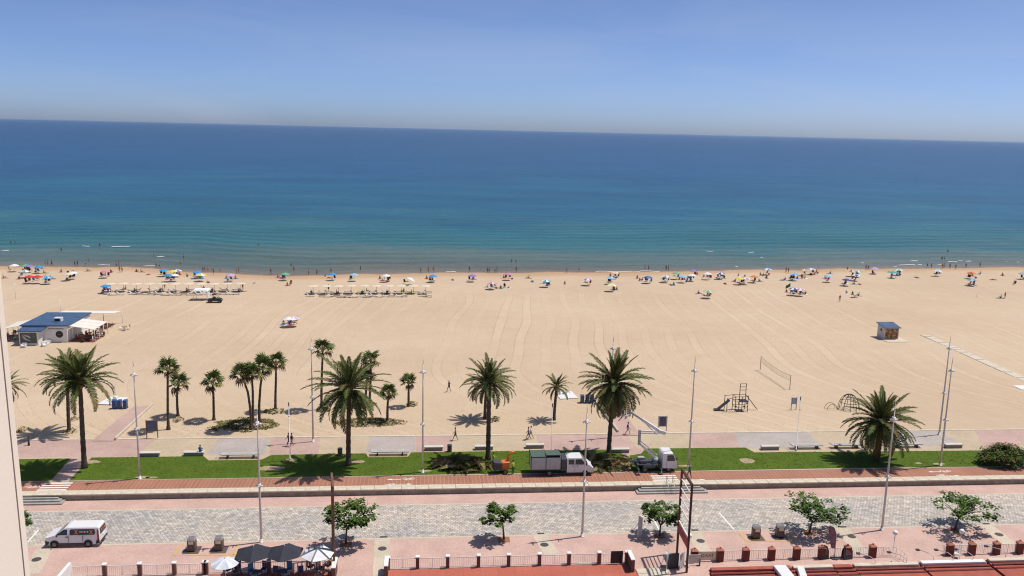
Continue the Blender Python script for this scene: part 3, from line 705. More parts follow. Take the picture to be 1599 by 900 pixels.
street_tree('street tree mostly hidden behind the cream wall near the van', (22, 842), (24, 812), 26, 16, 0, 6, 34)

# big shrub at the right end of the lawn
r = random.Random(5); c = P(1576, 731, ZP); sh = thing('oleander_bush', 'large dense dark green bush with reddish flowers at the end of the lawn', 'bush', c)
b = MB(); mat('flower', (.26, .095, .06), .7, .3, 5)
for k in range(9): a = k*.7; b.tube([(r.uniform(-.5, .5), r.uniform(-.3, .6), 0), (2.6*math.cos(a)*.6, 1.6*math.sin(a)*.6+1.0, 1.6)], [.05, .015], 5)
b.build('stems', 'bark', sh); b = MB()
for k in range(150):
    a = r.uniform(0, 6.28); e = r.uniform(0, 1.57); q = r.uniform(.72, 1.0)
    leaf_blob(b, (3.4*q*math.cos(a)*math.cos(e), 1.2+2.0*q*math.sin(a)*math.cos(e), .25+2.25*q*math.sin(e)), (.5, .5, .35), 34, r, .24)
b.build('crown', ['leaf_a', 'cover_green'], sh); b = MB()
for k in range(60):
    a = r.uniform(0, 6.28); e = r.uniform(.15, 1.4); leaf_blob(b, (3.55*math.cos(a)*math.cos(e), 1.2+2.1*math.sin(a)*math.cos(e), .3+2.4*math.sin(e)), (.22, .22, .15), 8, r, .17, 1)
b.build('flowers', 'flower', sh)

# heaps of pruned fronds
def frond_heap(label, cx, cy, ax, ay, h, n, seed):
    r = random.Random(seed); c = P(cx, cy, ZP); t = thing('frond_heap', label, 'palm cuttings', c); b = MB()
    src = [(FR['g'][1], 0), (FR['o'][2], 1), (FR['b'][1], 2), (FR['o'][1], 3)]
    for i in range(n):
        me, mi = src[r.choice((0, 1, 2, 2, 3, 3))]; L = r.uniform(1.6, 3.2); a = r.uniform(0, 6.28); q = math.sqrt(r.random())
        x, y = ax*q*math.cos(i*2.4), ay*q*math.sin(i*2.4); z = .12+h*(1-q)*r.random()
        R = Matrix.Translation((x-L*.5*math.cos(a), y-L*.35*math.sin(a), z)) @ Matrix.Rotation(a, 4, 'Z') @ Matrix.Rotation(r.uniform(-.5, .12), 4, 'Y') @ Matrix.Rotation(r.uniform(-1.2, 1.2), 4, 'X') @ Matrix.Scale(L, 4)
        vs = [R @ v.co for v in me.vertices]; vs = [Vector((v.x, v.y, max(v.z, .05+.02*r.random()))) for v in vs]
        b.add(vs, [tuple(p.vertices) for p in me.polygons], mi)
    stuff(b.build('cut_fronds', ['palm_green', 'palm_olive', 'palm_brown', 'palm_yellow'], t)); return t
frond_heap('heap of cut palm fronds on the lawn beside the orange chipper', 722, 728, 3.6, 2.3, .7, 95, 3)
frond_heap('heap of dark and dry palm fronds between the two trucks', 947, 726, 2.9, 2.4, .8, 85, 4)
mat('log', (.16, .10, .06), .9, .2, 4)
# ---------------------------------------------------------------- lamp posts
mat('pole_paint', (.60, .55, .51), .45, .08, 1.5, spec=.5)
mat('white_metal', (.74, .73, .70), .4, .06, 3, spec=.5)
mat('dark_metal', (.05, .048, .05), .5, .2, 4, spec=.5)
mat('glass_dark', (.015, .018, .022), .08, .1, 2, spec=.7)
mat('rubber', (.022, .021, .021), .85, .2, 6)
mat('concrete', (.60, .56, .49), .85, .1, 3, bump=.2)
mat('concrete_dark', (.30, .26, .23), .85, .12, 3, bump=.2)
mat('bench_slat', (.52, .49, .46), .6, .15, 3)
mat('wood', (.24, .14, .075), .7, .2, 4)
mat('lens', (.75, .75, .72), .15, .05, 2)
pm = MB().tube([(0, 0, 0), (0, 0, 4.4), (0, 0, 9), (0, 0, 13.0)], [.125, .105, .08, .055], 10).mesh('pole', 'pole_paint')
fm = MB().tube([(0, 0, 0), (0, 0, .05), (0, 0, .05), (0, 0, .4)], [.24, .24, .16, .14], 10).mesh('base_flange', 'pole_paint')
cm = MB().tube([(0, 0, -.16), (0, 0, .16)], .15, 10).box((.0, -.25, 0), (.08, .4, .08)).mesh('collar', 'white_metal')
spm = MB().tube([(0, 0, 0), (.0, -.16, -.07)], [.06, .09], 8).mesh('spotlight', 'white_metal')
tm = MB().tube([(0, 0, 0), (0, 0, .9)], [.04, .02], 6).mesh('tip', 'pole_paint')
def tall_lamp(label, p, group):
    t = thing('lamp_post', label, 'lamp post', p, 0, group)
    link('pole', pm, t); link('base_flange', fm, t)
    for h, s in ((5.9, 1), (12.1, 1.15)):
        c = link('collar', cm, t, (0, 0, h)); c.scale = (s, s, s)
        for a in ((.24, -.1, 0), (-.2, .05, 0)) if h < 7 else ((.22, 0, 0), (-.22, 0, 0)):
            o = link('spotlight', spm, c, (a[0]*.8, a[1], 0), -math.copysign(1.2, a[0])*-1)
    link('tip', tm, t, (0, 0, 12.95))
for (x, y, z, lab) in [(218.5, 748, ZP, 'tall pale lamp post on the lawn edge near the lawn path palm'), (660, 738, ZP, 'tall pale lamp post on the lawn edge beside the heap of fronds'), (1075, 731, ZP, 'tall pale lamp post on the lawn edge behind the boom lift truck cab'), (1468, 727, ZP, 'tall pale lamp post on the lawn edge near the large bush')]:
    tall_lamp(lab, P(x, y, z), 'tall lamp posts')
for (x, y, lab) in [(489, 690, 'tall lamp post at the sand edge beside the tallest fan palm'), (951, 684, 'tall lamp post at the sand edge hidden behind the pruned palm'), (1466.5, 679, 'tall lamp post at the sand edge next to another on the lawn')]:
    tall_lamp(lab, P(x, y, ZP), 'tall lamp posts')
for (x, y, lab) in [(408, 847, 'tall lamp post on the street behind the dark café umbrellas'), (909, 838, 'tall lamp post on the street in front of the tipper truck'), (1377, 828, 'tall lamp post on the street near the fence with globe lamp')]:
    tall_lamp(lab, P(x, y, 0), 'tall lamp posts')
pm2 = MB().tube([(0, 0, 0), (0, 0, .3), (0, 0, .3), (0, 0, 7.0)], [.12, .12, .07, .05], 8).mesh('pole', 'pole_paint')
cm2 = MB().tube([(0, 0, 0), (0, 0, .5)], [.05, .075], 8).mesh('lamp_head', 'dark_metal')
for x, y, lab in [(453, 719, 'short thin lamp post on the lawn beside the walking couple'), (860, 719, 'short thin lamp post behind the tipper truck box'), (1243, 704.5, 'short thin lamp post among the slatted benches')]:
    t = thing('thin_lamp_post', lab, 'lamp post', P(x, y, ZP), 0, 'short thin lamp posts'); link('pole', pm2, t); link('lamp_head', cm2, t, (0, 0, 6.7)); link('bracket', spm, t, (0, 0, 5.6))

# ---------------------------------------------------------------- benches and bins on the promenade
def block_bench(label, x, y):
    t = thing('stone_bench', label, 'bench', P(x, y, ZP), 0, 'pale stone block benches')
    MB().bbox((0, 0, .2), (2.25, .52, .40), .02).build('base', 'concrete_dark', t); MB().bbox((0, 0, .46), (2.4, .68, .13), .03).build('seat', 'concrete', t)
for x, y, lab in [(234, 712.5, 'stone block bench behind the lamp post near the lawn path'), (303, 711.5, 'stone block bench with a person in blue sitting on it'), (677, 703, 'stone block bench next to the lamp post by the frond heap'), (755.5, 702, 'stone block bench behind the trimmed palm trunk'), (968, 706.5, 'stone block bench at the trunk of the palm being pruned'),
        (1202, 702, 'stone block bench at the start of the row of slatted benches'), (1488, 699, 'stone block bench beyond the slatted benches near the big bush'), (835, 699.5, 'stone block bench partly hidden behind the tipper truck')]:
    block_bench(lab, x, y)
def slat_bench(label, x, y, L=4.1):
    t = thing('slatted_bench', label, 'bench', P(x, y, ZP), 0, 'long grey slatted benches')
    for k in range(5):
        b = MB(); yy = -.34+.17*k
        b.side([(-L/2, .60), (-L/2+.25, .54), (L/2, .54), (L/2, .44), (-L/2+.25, .44), (-L/2-.02, .52)] if True else [], yy-.07, yy+.07); b.build('slat', 'bench_slat', t)
    for xx in (-L*.33, L*.33): MB().box((xx, 0, .21), (.14, .7, .42)).build('leg', 'dark_metal', t)
    b = MB(); b.tube([(-L/2, -.3, .5), (-L/2-.28, -.3, .72)], .03, 6); b.tube([(-L/2, .3, .5), (-L/2-.28, .3, .72)], .03, 6); b.tube([(-L/2-.28, -.3, .72), (-L/2-.28, .3, .72)], .03, 6); b.build('headrest', 'bench_slat', t)
for x, y, lab in [(376, 715, 'slatted bench on the grey paving between lawn notches'), (609, 710.5, 'slatted bench in the paved lawn notch beside the wide palm'), (1259, 700.5, 'slatted bench next to the stone block bench and thin lamp'), (1321, 699.5, 'slatted bench just before the short stout palm'), (1415, 698.5, 'slatted bench behind the short stout palm')]:
    slat_bench(lab, x, y, 4.6 if x in (376, 609) else 4.1)
def litter_bin(label, p):
    t = thing('litter_bin', label, 'bin', p); b = MB()
    for k in range(14): a = k*math.pi/7; b.box((.27*math.cos(a), .27*math.sin(a), .45), (.03, .1, .8), a)
    b.build('slats', 'wood', t); MB().tube([(0, 0, .05), (0, 0, .82)], .24, 12).build('liner', 'dark_metal', t); MB().tube([(0, 0, .82), (0, 0, .9)], [.31, .29], 14).build('rim', 'dark_metal', t)
litter_bin('brown litter bin on the lawn beside the wide feathery palm', P(531, 711, ZP)); litter_bin('brown litter bin half hidden in the palm shadow by the frond heap', P(702, 705.5, ZP))

# ---------------------------------------------------------------- notice boards, showers, recycling bins on the beach
mat('board_blue', (.045, .075, .16), .35, .3, 1.5, c2=(.12, .16, .26), spec=.5)
mat('board_dusk', (.04, .085, .19), .3, scale=1.1, c2=(.12, .06, .09), spec=.5)
mat('board_pale', (.35, .40, .52), .5, .12, 3)
def board(label, x, y, wd, ht, z0, mt, twolegs=True, frame='wood', on=True):
    p = S(x, y); t = thing('notice_board', label, 'notice board', p); 
    MB().bbox((0, 0, z0+ht/2), (wd, .08, ht), .02).build('panel', frame, t); MB().box((0, -.045, z0+ht/2), (wd*.86, .012, ht*.86)).build('poster', mt, t)
    for s in (-1, 1): MB().box((s*(wd/2+.05), 0, (z0+ht)/2), (.09, .11, z0+ht+.1)).build('post', frame, t)
board('wooden notice board with dark blue poster beside the pink beach path', 238, 685, 1.25, 1.45, .95, 'board_blue')
board('notice board with blue and dusky poster next to the boom lift arm', 1034, 672.5, 1.05, 1.5, .55, 'board_dusk', frame='concrete')
board('small pale blue sign on two thin legs near the volleyball net', 1239, 640, .65, 1.0, .85, 'board_pale', frame='board_pale')
mat('white_boards', (.74, .72, .68), .6, .07, 3); mat('bin_blue', (.02, .075, .25), .4, .2, 3, spec=.5)
def shower(label, x, y, skew):
    p = S(x, y); t = thing('beach_shower', label, 'beach shower', p); t.rotation_euler[2] = skew
    for k in range(9): MB().box((-1.25+.31*k, 0, .08), (.29, 3.4, .06)).build('plank', 'white_boards', t)
    MB().tube([(0, .6, .1), (0, .6, 2.2), (0, .3, 2.3)], [.06, .05, .04], 8).build('column', 'white_metal', t)
    MB().bbox((0, .6, .35), (.55, .55, .5), .06).build('foot_basin', 'white_metal', t); MB().tube([(0, .3, 2.3), (0, .3, 2.2)], [.05, .12], 8).build('shower_head', 'white_metal', t)
    MB().tube([(-1.3, .9, .1), (-1.3, .9, 2.9)], .03, 6).build('flag_pole', 'white_metal', t)
shower('white plank shower platform with columns behind the three blue bins', 177, 627, -.15); shower('white plank shower platform behind the small young palm', 884, 618, .15)
bb = MB(); bb.side([(-.23, .08), (.23, .08), (.26, 1.05), (-.26, 1.05)], -.3, .3); bbm = bb.mesh('body', 'bin_blue')
lbm = MB().side([(-.28, 1.05), (.28, 1.05), (.23, 1.22), (-.23, 1.22)], -.36, .36).mesh('lid', 'bin_blue'); whm = MB().tube([(-.26, 0, 0), (-.19, 0, 0)], .11, 10).mesh('wheel', 'rubber')
def wheelie(label, x, y, group):
    t = thing('wheelie_bin', label, 'bin', S(x, y), 0, group); link('body', bbm, t); l_ = link('lid', lbm, t); link('wheel', whm, t, (0, .28, .11)); link('wheel', whm, t, (.45, .28, .11))
    MB().tube([(-.25, .4, 1.1), (.25, .4, 1.1)], .025, 6).build('handle', 'dark_metal', l_)
for x in (179, 187, 196): wheelie('blue wheelie bin in the row of three in front of the shower platform', x, 638, 'three blue bins by the beach path')
for x in (909, 917, 924): wheelie('blue wheelie bin in the row beside the pruned palm crown', x, 629.5, 'three blue bins near the second shower')

# ---------------------------------------------------------------- underground waste containers in yellow bays
mat('cont_brown', (.13, .09, .075), .5, .15, 4, spec=.4); mat('cont_steel', (.52, .50, .47), .3, .1, 4, metal=.7)
def container(label, x, y):
    t = thing('waste_container', label, 'waste container', P(x, y), 0, 'waste containers in the marked bays')
    MB().bbox((0, 0, .55), (.78, .72, 1.1), .1).build('body', 'cont_brown', t); MB().side([(-.36, 1.08), (.36, 1.08), (.30, 1.34), (-.30, 1.34)], -.33, .30).build('hood', 'cont_steel', t)
    MB().box((0, -.37, .92), (.5, .03, .3)).build('flap', 'cont_steel', t); MB().box((0, -.37, .35), (.6, .02, .5)).build('door_panel', 'cont_brown', t); MB().box((0, 0, .012), (1.5, 1.5, .02)).build('base_plate', 'cont_brown', t)
for x, y, lab in [(300, 859.5, 'brown waste container further from the café umbrellas in the yellow bay'), (342.5, 858.5, 'brown waste container next to the café umbrellas in the yellow bay'), (1180, 839.5, 'brown waste container further from the feather flag'), (1217, 838, 'brown waste container beside the street tree with open crown')]: container(lab, x, y)
for c4 in (((282, 851), (272, 868), (365, 866.5), (371, 849)), ((1153, 832), (1166, 846), (1240, 844.5), (1232, 830))):
    for a, b_ in zip(c4, c4[1:]): stripe('bay_line', P(*a), P(*b_), .13, .014, 'yellow_paint')

# ---------------------------------------------------------------- white van
mat('van_white', (.74, .73, .71), .25, .03, 1, spec=.6); mat('lamp_red', (.45, .03, .02), .25, .1, 3); mat('plastic_dark', (.04, .038, .038), .6, .1, 5); mat('orange_print', (.60, .15, .04), .5, .1, 5); mat('alloy', (.16, .155, .15), .4, .1, 5, metal=.6); mat('print_grey', (.55, .50, .45), .5, .1, 5)
def wheel(parent, x, y, r_, w_, s):
    t_ = MB().tube([(x, y-w_/2, r_), (x, y+w_/2, r_)], r_, 20).build('wheel', 'rubber', parent)
    MB().tube([(x, y+s*w_/2, r_), (x, y+s*(w_/2+.012), r_)], [r_*.64, r_*.55], 16).build('rim', 'alloy', t_)
def lerp_quad(b, c4, y, dy, m=0): pass
pv = (P(69, 857)+P(152, 855))/2; van = thing('white_van', 'white passenger van with tinted rear windows parked by the road edge', 'van', (pv.x+.15, pv.y+1.05, 0.0))
# body: front to -x.  cross-sections give tumblehome
prof = [(-2.5, .38), (-2.52, .72), (-2.42, 1.02), (-1.55, 1.25), (-.72, 1.88), (-.45, 1.95), (2.25, 1.95), (2.42, 1.86), (2.5, 1.15), (2.52, .45), (2.4, .30), (-2.3, .28)]
b = MB(); ny = 5; ys_ = [(-.96, 0.94), (-.93, 1.0), (0, 1.0), (.93, 1.0), (.96, .94)]; vs = []
for (yy, k) in [(-.97, 0), (-.90, 1), (.90, 1), (.97, 0)]:
    for (x, z) in prof:
        tb = .80 if z > 1.2 else 1.0; f = 1 if z <= 1.15 else 1-.20*(z-1.15)/.8
        zz = z if k else z-(.05 if z > 1.8 else 0); xx = x*(1 if k else .985)
        vs.append((xx, yy*f, zz))
n_ = len(prof); fs = []
for s_ in range(3):
    for i in range(n_): j = (i+1) % n_; fs.append((s_*n_+i, s_*n_+j, s_*n_+n_+j, s_*n_+n_+i))
fs.append(tuple(reversed(range(n_)))); fs.append(tuple(3*n_+i for i in range(n_)))
fs = [tuple(reversed(f)) for f in fs]
b.add(vs, fs, 0); b.build('body', 'van_white', van)
def side_panel(name, poly, mt, s, off, parent):
    """a thin panel on the van's side following the tumblehome"""
    def yv(z): return s*(.97*(1 if z <= 1.15 else 1-.20*(z-1.15)/.8)+off)
    q = MB(); n = len(poly); q.add([(x, yv(z), z) for x, z in poly]+[(x, yv(z)-s*.05, z) for x, z in poly], [tuple(range(n)) if s < 0 else tuple(reversed(range(n)))]+[(i, i+n, (i+1) % n+n, (i+1) % n) if s < 0 else ((i+1) % n, (i+1) % n+n, i+n, i) for i in range(n)])
    return q.build(name, mt, parent)
for s in (-1, 1):
    side_panel('front_window', [(-1.52, 1.27), (-.45, 1.27), (-.45, 1.78), (-.80, 1.76)], 'glass_dark', s, .006, van)
    wn_ = side_panel('rear_window', [(-.22, 1.25), (2.0, 1.25), (2.08, 1.35), (2.0, 1.78), (-.12, 1.78), (-.24, 1.7)], 'glass_dark', s, .006, van)
    if s < 0:
        for x0 in (.18, 1.55): 
            side_panel('print', [(x0, 1.33), (x0+.09, 1.33), (x0+.34, 1.70), (x0+.25, 1.70)], 'orange_print', s, .014, wn_); side_panel('print', [(x0+.25, 1.33), (x0+.34, 1.33), (x0+.09, 1.70), (x0, 1.70)], 'orange_print', s, .018, wn_)
        for k in range(6): side_panel('print', [(.62+.15*k, 1.47), (.72+.15*k, 1.47), (.72+.15*k, 1.6), (.62+.15*k, 1.6)], 'print_grey' if k % 2 else 'orange_print', s, .014, wn_)
    side_panel('door_handle', [(-.62, 1.02), (-.40, 1.02), (-.40, 1.07), (-.62, 1.07)], 'plastic_dark', s, .02, van)
    side_panel('sill', [(-1.4, .3), (1.1, .3), (1.1, .46), (-1.4, .46)], 'plastic_dark', s, .012, van)
    for xd in (-.38, .92): side_panel('door_gap', [(xd, .5), (xd+.018, .5), (xd+.018, 1.2), (xd, 1.2)], 'plastic_dark', s, .004, van)
    side_panel('tail_light', [(2.30, .75), (2.44, .75), (2.38, 1.7), (2.24, 1.7)], 'lamp_red', s, .010, van)
    side_panel('bumper_corner', [(2.1, .32), (2.5, .4), (2.48, .78), (2.2, .7)], 'plastic_dark', s, .014, van); side_panel('front_bumper_corner', [(-2.46, .36), (-2.2, .3), (-2.1, .62), (-2.48, .72)], 'plastic_dark', s, .014, van)
    for x in (-1.66, 1.42):
        poly = [(x+.43*math.cos(a*.3142), .33+.43*math.sin(a*.3142)) for a in range(11)]; side_panel('wheel_arch', poly, 'plastic_dark', s, .010, van); wheel(van, x, s*.88, .33, .24, s)
    MB().bbox((-1.35, s*1.08, 1.25), (.12, .2, .2), .04).build('mirror', 'plastic_dark', van)
MB().add([(-1.50, -.82, 1.30), (-.78, -.74, 1.86), (-.78, .74, 1.86), (-1.50, .82, 1.30)], [(3, 2, 1, 0)]).build('windscreen', 'glass_dark', van).location = (-.02, 0, .015)
rw = MB().add([(2.515, -.72, 1.2), (2.515, .72, 1.2), (2.452, .66, 1.75), (2.452, -.66, 1.75)], [(0, 1, 2, 3)]).build('rear_window', 'glass_dark', van)
for k in range(3): MB().box((2.50, -.35+.33*k, 1.5), (.015, .2, .2), ry=-.11).build('print', 'orange_print', rw)
MB().box((2.52, 0, .95), (.03, .52, .12)).build('number_plate', 'white_paint', van); MB().bbox((2.5, 0, .5), (.12, 1.8, .22), .04).build('rear_bumper', 'plastic_dark', van)
MB().bbox((-2.5, 0, .5), (.12, 1.7, .26), .04).build('front_bumper', 'plastic_dark', van)
for s in (-1, 1): MB().ell((-2.38, s*.72, .95), (.14, .17, .12), 8, 6).build('headlight', 'lens', van)

# ---------------------------------------------------------------- tipper truck with green cover (faces +x)
mat('truck_white', (.70, .69, .68), .3, .05, 1, spec=.5); mat('truck_grey', (.42, .41, .40), .5, .1, 2); mat('cover_green_cloth', (.075, .12, .09), .75, .15, 2); mat('steel_dark', (.06, .065, .075), .5, .2, 3)
p0, p1 = P(829, 745, ZP), P(925, 741, ZP); tr = thing('tipper_truck', 'white crew-cab tipper truck with green covered load box on the cycle path', 'truck', (p0.x, p0.y+1.05, ZP))
L = (p1-p0).x; bl = L*.475
MB().bbox((L*.5, 0, .55), (L*.92, .8, .22), .03).build('chassis', 'steel_dark', tr)
for k in range(2):
    for s in (-1, 1): MB().bbox((bl*(.25+.5*k), s*1.0, 1.55), (bl*.5-.03, .05, 1.5), .015).build('side_panel', 'truck_grey', tr)
for x in (.02, bl-.02): MB().bbox((x, 0, 1.55), (.05, 2.0, 1.5), .015).build('end_panel', 'truck_grey', tr)
MB().bbox((bl/2, 0, .82), (bl, 2.08, .1), .02).build('load_floor', 'steel_dark', tr)
for x in (.0, bl*.5, bl): 
    for s in (-1, 1): MB().box((x, s*1.04, 1.65), (.08, .06, 1.8)).build('stake', 'steel_dark', tr)
MB().box((bl*.25, 0, 2.42), (bl*.5-.04, 2.08, .06), rx=.02).build('cover', 'cover_green_cloth', tr); MB().box((bl*.75, 0, 2.5), (bl*.5, 2.12, .06), ry=.0, rx=-.10).build('cover', 'cover_green_cloth', tr)
MB().bbox((bl+.36, 0, 1.35), (.6, 1.95, 1.5), .05).build('tool_box', 'steel_dark', tr)
x0 = bl+.72; cabp = [(x0, .45), (x0, 2.08), (x0+.2, 2.2), (x0+1.75, 2.2), (x0+2.45, 1.42), (L-.35, 1.22), (L-.02, .95), (L, .45)]
b = MB(); n_ = len(cabp); vs = []
for yy, k in ((-1.0, 0), (-.92, 1), (.92, 1), (1.0, 0)):
    for x, z in cabp: f = 1 if z < 1.3 else 1-.12*(z-1.3)/.9; vs.append((x, yy*f, z-(0 if k else (.05 if z > 2 else 0))))
fs = [(s_*n_+i, s_*n_+(i+1) % n_, s_*n_+n_+(i+1) % n_, s_*n_+n_+i) for s_ in range(3) for i in range(n_)]+[tuple(reversed(range(n_))), tuple(3*n_+i for i in range(n_))]
b.add(vs, fs, 0); cab = b.build('cab', 'truck_white', tr)
for s in (-1, 1):
    for poly in ([(x0+.22, 1.42), (x0+.85, 1.42), (x0+.85, 1.98), (x0+.22, 1.98)], [(x0+1.0, 1.40), (x0+2.25, 1.40), (x0+1.72, 2.0), (x0+1.0, 2.0)]):
        MB().add([(x, s*(1.0*(1-.12*(z-1.3)/.9)+.012), z) for x, z in poly], [(0, 1, 2, 3) if s < 0 else (3, 2, 1, 0)]).build('window', 'glass_dark', cab)
    for xh in (x0+.72, x0+1.25): MB().box((xh, s*1.01, 1.22), (.16, .03, .05)).build('door_handle', 'plastic_dark', cab)
    MB().box((x0+.93, s*1.003, 1.0), (.02, .012, 1.0)).build('door_gap', 'plastic_dark', cab); MB().bbox((x0+2.25, s*1.16, 1.5), (.14, .22, .32), .04).build('mirror', 'plastic_dark', cab)
    MB().ell((L-.12, s*.72, .95), (.16, .2, .13), 8, 6).build('headlight', 'lens', cab)
    wheel(tr, bl*.62, s*.86, .36, .34, s); wheel(tr, L-.95, s*.88, .36, .25, s)
MB().add([(x0+1.79, -.83, 2.17), (x0+2.46, -.95, 1.45), (x0+2.46, .95, 1.45), (x0+1.79, .83, 2.17)], [(0, 1, 2, 3)]).build('windscreen', 'glass_dark', cab).location = (.012, 0, .012)
MB().bbox((L-.02, 0, .55), (.16, 1.95, .3), .05).build('bumper', 'plastic_dark', tr)

# ---------------------------------------------------------------- boom lift truck (faces +x)
p0, p1 = P(992, 739, ZP), P(1053, 735, ZP); bt = thing('boom_lift_truck', 'white lorry with raised articulated boom pruning the round palm', 'truck', (p0.x, p0.y+1.0, ZP)); L = (p1-p0).x+.1
MB().bbox((L*.46, 0, .72), (L*.88, .85, .25), .03).build('chassis', 'steel_dark', bt); MB().bbox((L*.33, 0, .95), (L*.58, 1.85, .14), .03).build('deck', 'steel_dark', bt)
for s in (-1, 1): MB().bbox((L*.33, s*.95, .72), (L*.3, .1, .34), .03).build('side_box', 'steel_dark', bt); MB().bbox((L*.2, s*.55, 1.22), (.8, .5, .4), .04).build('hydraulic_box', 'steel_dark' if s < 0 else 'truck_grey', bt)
xc = L-1.75; cp = [(xc, .55), (xc, 2.3), (xc+.15, 2.42), (xc+1.2, 2.42), (L-.08, 1.5), (L, 1.2), (L, .5)]
b = MB(); n_ = len(cp); vs = []
for yy, k in ((-.98, 0), (-.9, 1), (.9, 1), (.98, 0)):
    for x, z in cp: vs.append((x, yy, z-(0 if k else (.06 if z > 2.2 else 0))))
b.add(vs, [(s_*n_+i, s_*n_+(i+1) % n_, s_*n_+n_+(i+1) % n_, s_*n_+n_+i) for s_ in range(3) for i in range(n_)]+[tuple(reversed(range(n_))), tuple(3*n_+i for i in range(n_))], 0); cab = b.build('cab', 'truck_white', bt)
for s in (-1, 1):
    MB().add([(xc+.55, s*.992, 1.42), (L-.22, s*.992, 1.42), (xc+1.28, s*.992, 2.15), (xc+.55, s*.992, 2.15)], [(0, 1, 2, 3) if s < 0 else (3, 2, 1, 0)]).build('window', 'glass_dark', cab)
    MB().box((xc+.5, s*.985, 1.3), (.02, .012, 1.5)).build('door_gap', 'plastic_dark', cab); MB().bbox((L-.1, s*1.12, 1.75), (.12, .2, .34), .04).build('mirror', 'plastic_dark', cab); MB().bbox((L-.02, s*.65, .8), (.08, .34, .2), .03).build('headlight', 'lens', cab)
    wheel(bt, 1.15, s*.8, .36, .32, s); wheel(bt, L-.95, s*.82, .36, .25, s)
    for xo in (.25, xc-.25):
        og = MB().box((xo, s*1.25, .62), (.16, .9, .14)).build('outrigger', 'steel_dark', bt); MB().tube([(xo, s*1.62, .7), (xo, s*1.62, .06)], .06, 8).build('jack', 'steel', og); MB().box((xo, s*1.62, .03), (.4, .4, .06)).build('foot_plate', 'steel_dark', og)
MB().add([(xc+1.22, -.86, 2.40), (L-.07, -.88, 1.52), (L-.07, .88, 1.52), (xc+1.22, .86, 2.40)], [(0, 1, 2, 3)]).build('windscreen', 'glass_dark', cab).location = (.015, 0, .012)
MB().bbox((L, 0, .58), (.14, 1.9, .26), .05).build('bumper', 'truck_grey', bt)
B0 = bt.location; Yb = B0.y
def BL(x, y, yy=0): v = AT(x, y, Yb+yy); return v-B0
MB().tube([(xc-.6, 0, 1.0), (xc-.6, 0, 1.5)], [.42, .36], 14).build('turntable', 'truck_grey', bt)
def beam(name, a, b_, w0, h0, mt='truck_white'):
    a, b_ = Vector(a), Vector(b_); d = b_-a; L_ = d.length; q = MB().bbox((L_/2, 0, 0), (L_, w0, h0), .02).build(name, mt, bt); q.location = a; q.rotation_euler = d.to_track_quat('X', 'Z').to_euler(); return q
e0 = Vector((xc-.6, 0, 1.5)); e1 = BL(998, 692.5); beam('lower_arm', e0, e1, .22, .24); beam('lower_arm_link', e0+Vector((.2, 0, .28)), e1+Vector((.12, 0, .32)), .14, .10)
beam('lift_cylinder', e0+Vector((-.5, 0, -.25)), e0.lerp(e1, .55), .1, .1, 'steel')
e2 = BL(999, 673); beam('knuckle', e1+Vector((0, 0, -.15)), e2+Vector((0, 0, .15)), .34, .28, 'truck_grey'); e3 = BL(1032, 674.5); beam('second_arm', e2, e3, .2, .18); beam('second_arm_link', e2+Vector((0, 0, -.3)), e3+Vector((-.4, 0, -.2)), .12, .09)
e4 = BL(984, 643, 1.2); beam('boom_head', e3+Vector((.55, 0, -.15)), e3+Vector((-.35, 0, .1)), .4, .42, 'truck_white'); beam('boom', e3, e3.lerp(e4, .62), .3, .34); beam('boom_extension', e3.lerp(e4, .5), e4, .22, .24, 'truck_grey'); beam('boom_cylinder', e3+Vector((-.5, 0, -.35)), e3.lerp(e4, .5)+Vector((0, 0, -.18)), .09, .09, 'steel')
bk = MB(); c = e4+Vector((-.5, .1, -.5))
for z in (0, .5, 1.0):
    bk.tube([c+Vector(v) for v in ((-.5, -.35, z), (.5, -.35, z), (.5, .35, z), (-.5, .35, z), (-.5, -.35, z))], .025, 6)
for v in ((-.5, -.35), (.5, -.35), (.5, .35), (-.5, .35)): bk.tube([c+Vector((*v, 0)), c+Vector((*v, 1))], .025, 6)
bk.box(c, (1, .7, .05)); bk.build('basket', 'truck_grey', bt)

# ---------------------------------------------------------------- wood chipper
mat('chip_orange', (.62, .17, .03), .45, .1, 3, spec=.5)
ch = thing('wood_chipper', 'orange wood chipper with dark hopper next to the frond heap', 'wood chipper', P(787, 738, ZP), .15)
MB().bbox((.1, 0, .95), (1.0, .95, .95), .08).build('housing', 'chip_orange', ch); MB().side([(-.4, .6), (-1.3, .5), (-1.3, 1.5), (-.4, 1.35)], -.55, .55).build('hopper', 'steel_dark', ch)
MB().tube([(.4, 0, 1.4), (.45, 0, 2.0), (.8, 0, 2.45), (1.2, 0, 2.4)], [.16, .15, .15, .18], 8).build('discharge_chute', 'chip_orange', ch); MB().box((.3, 0, .42), (2.2, .12, .1)).build('drawbar', 'steel_dark', ch)
for s in (-1, 1): wheel(ch, 0, s*.62, .3, .2, s)

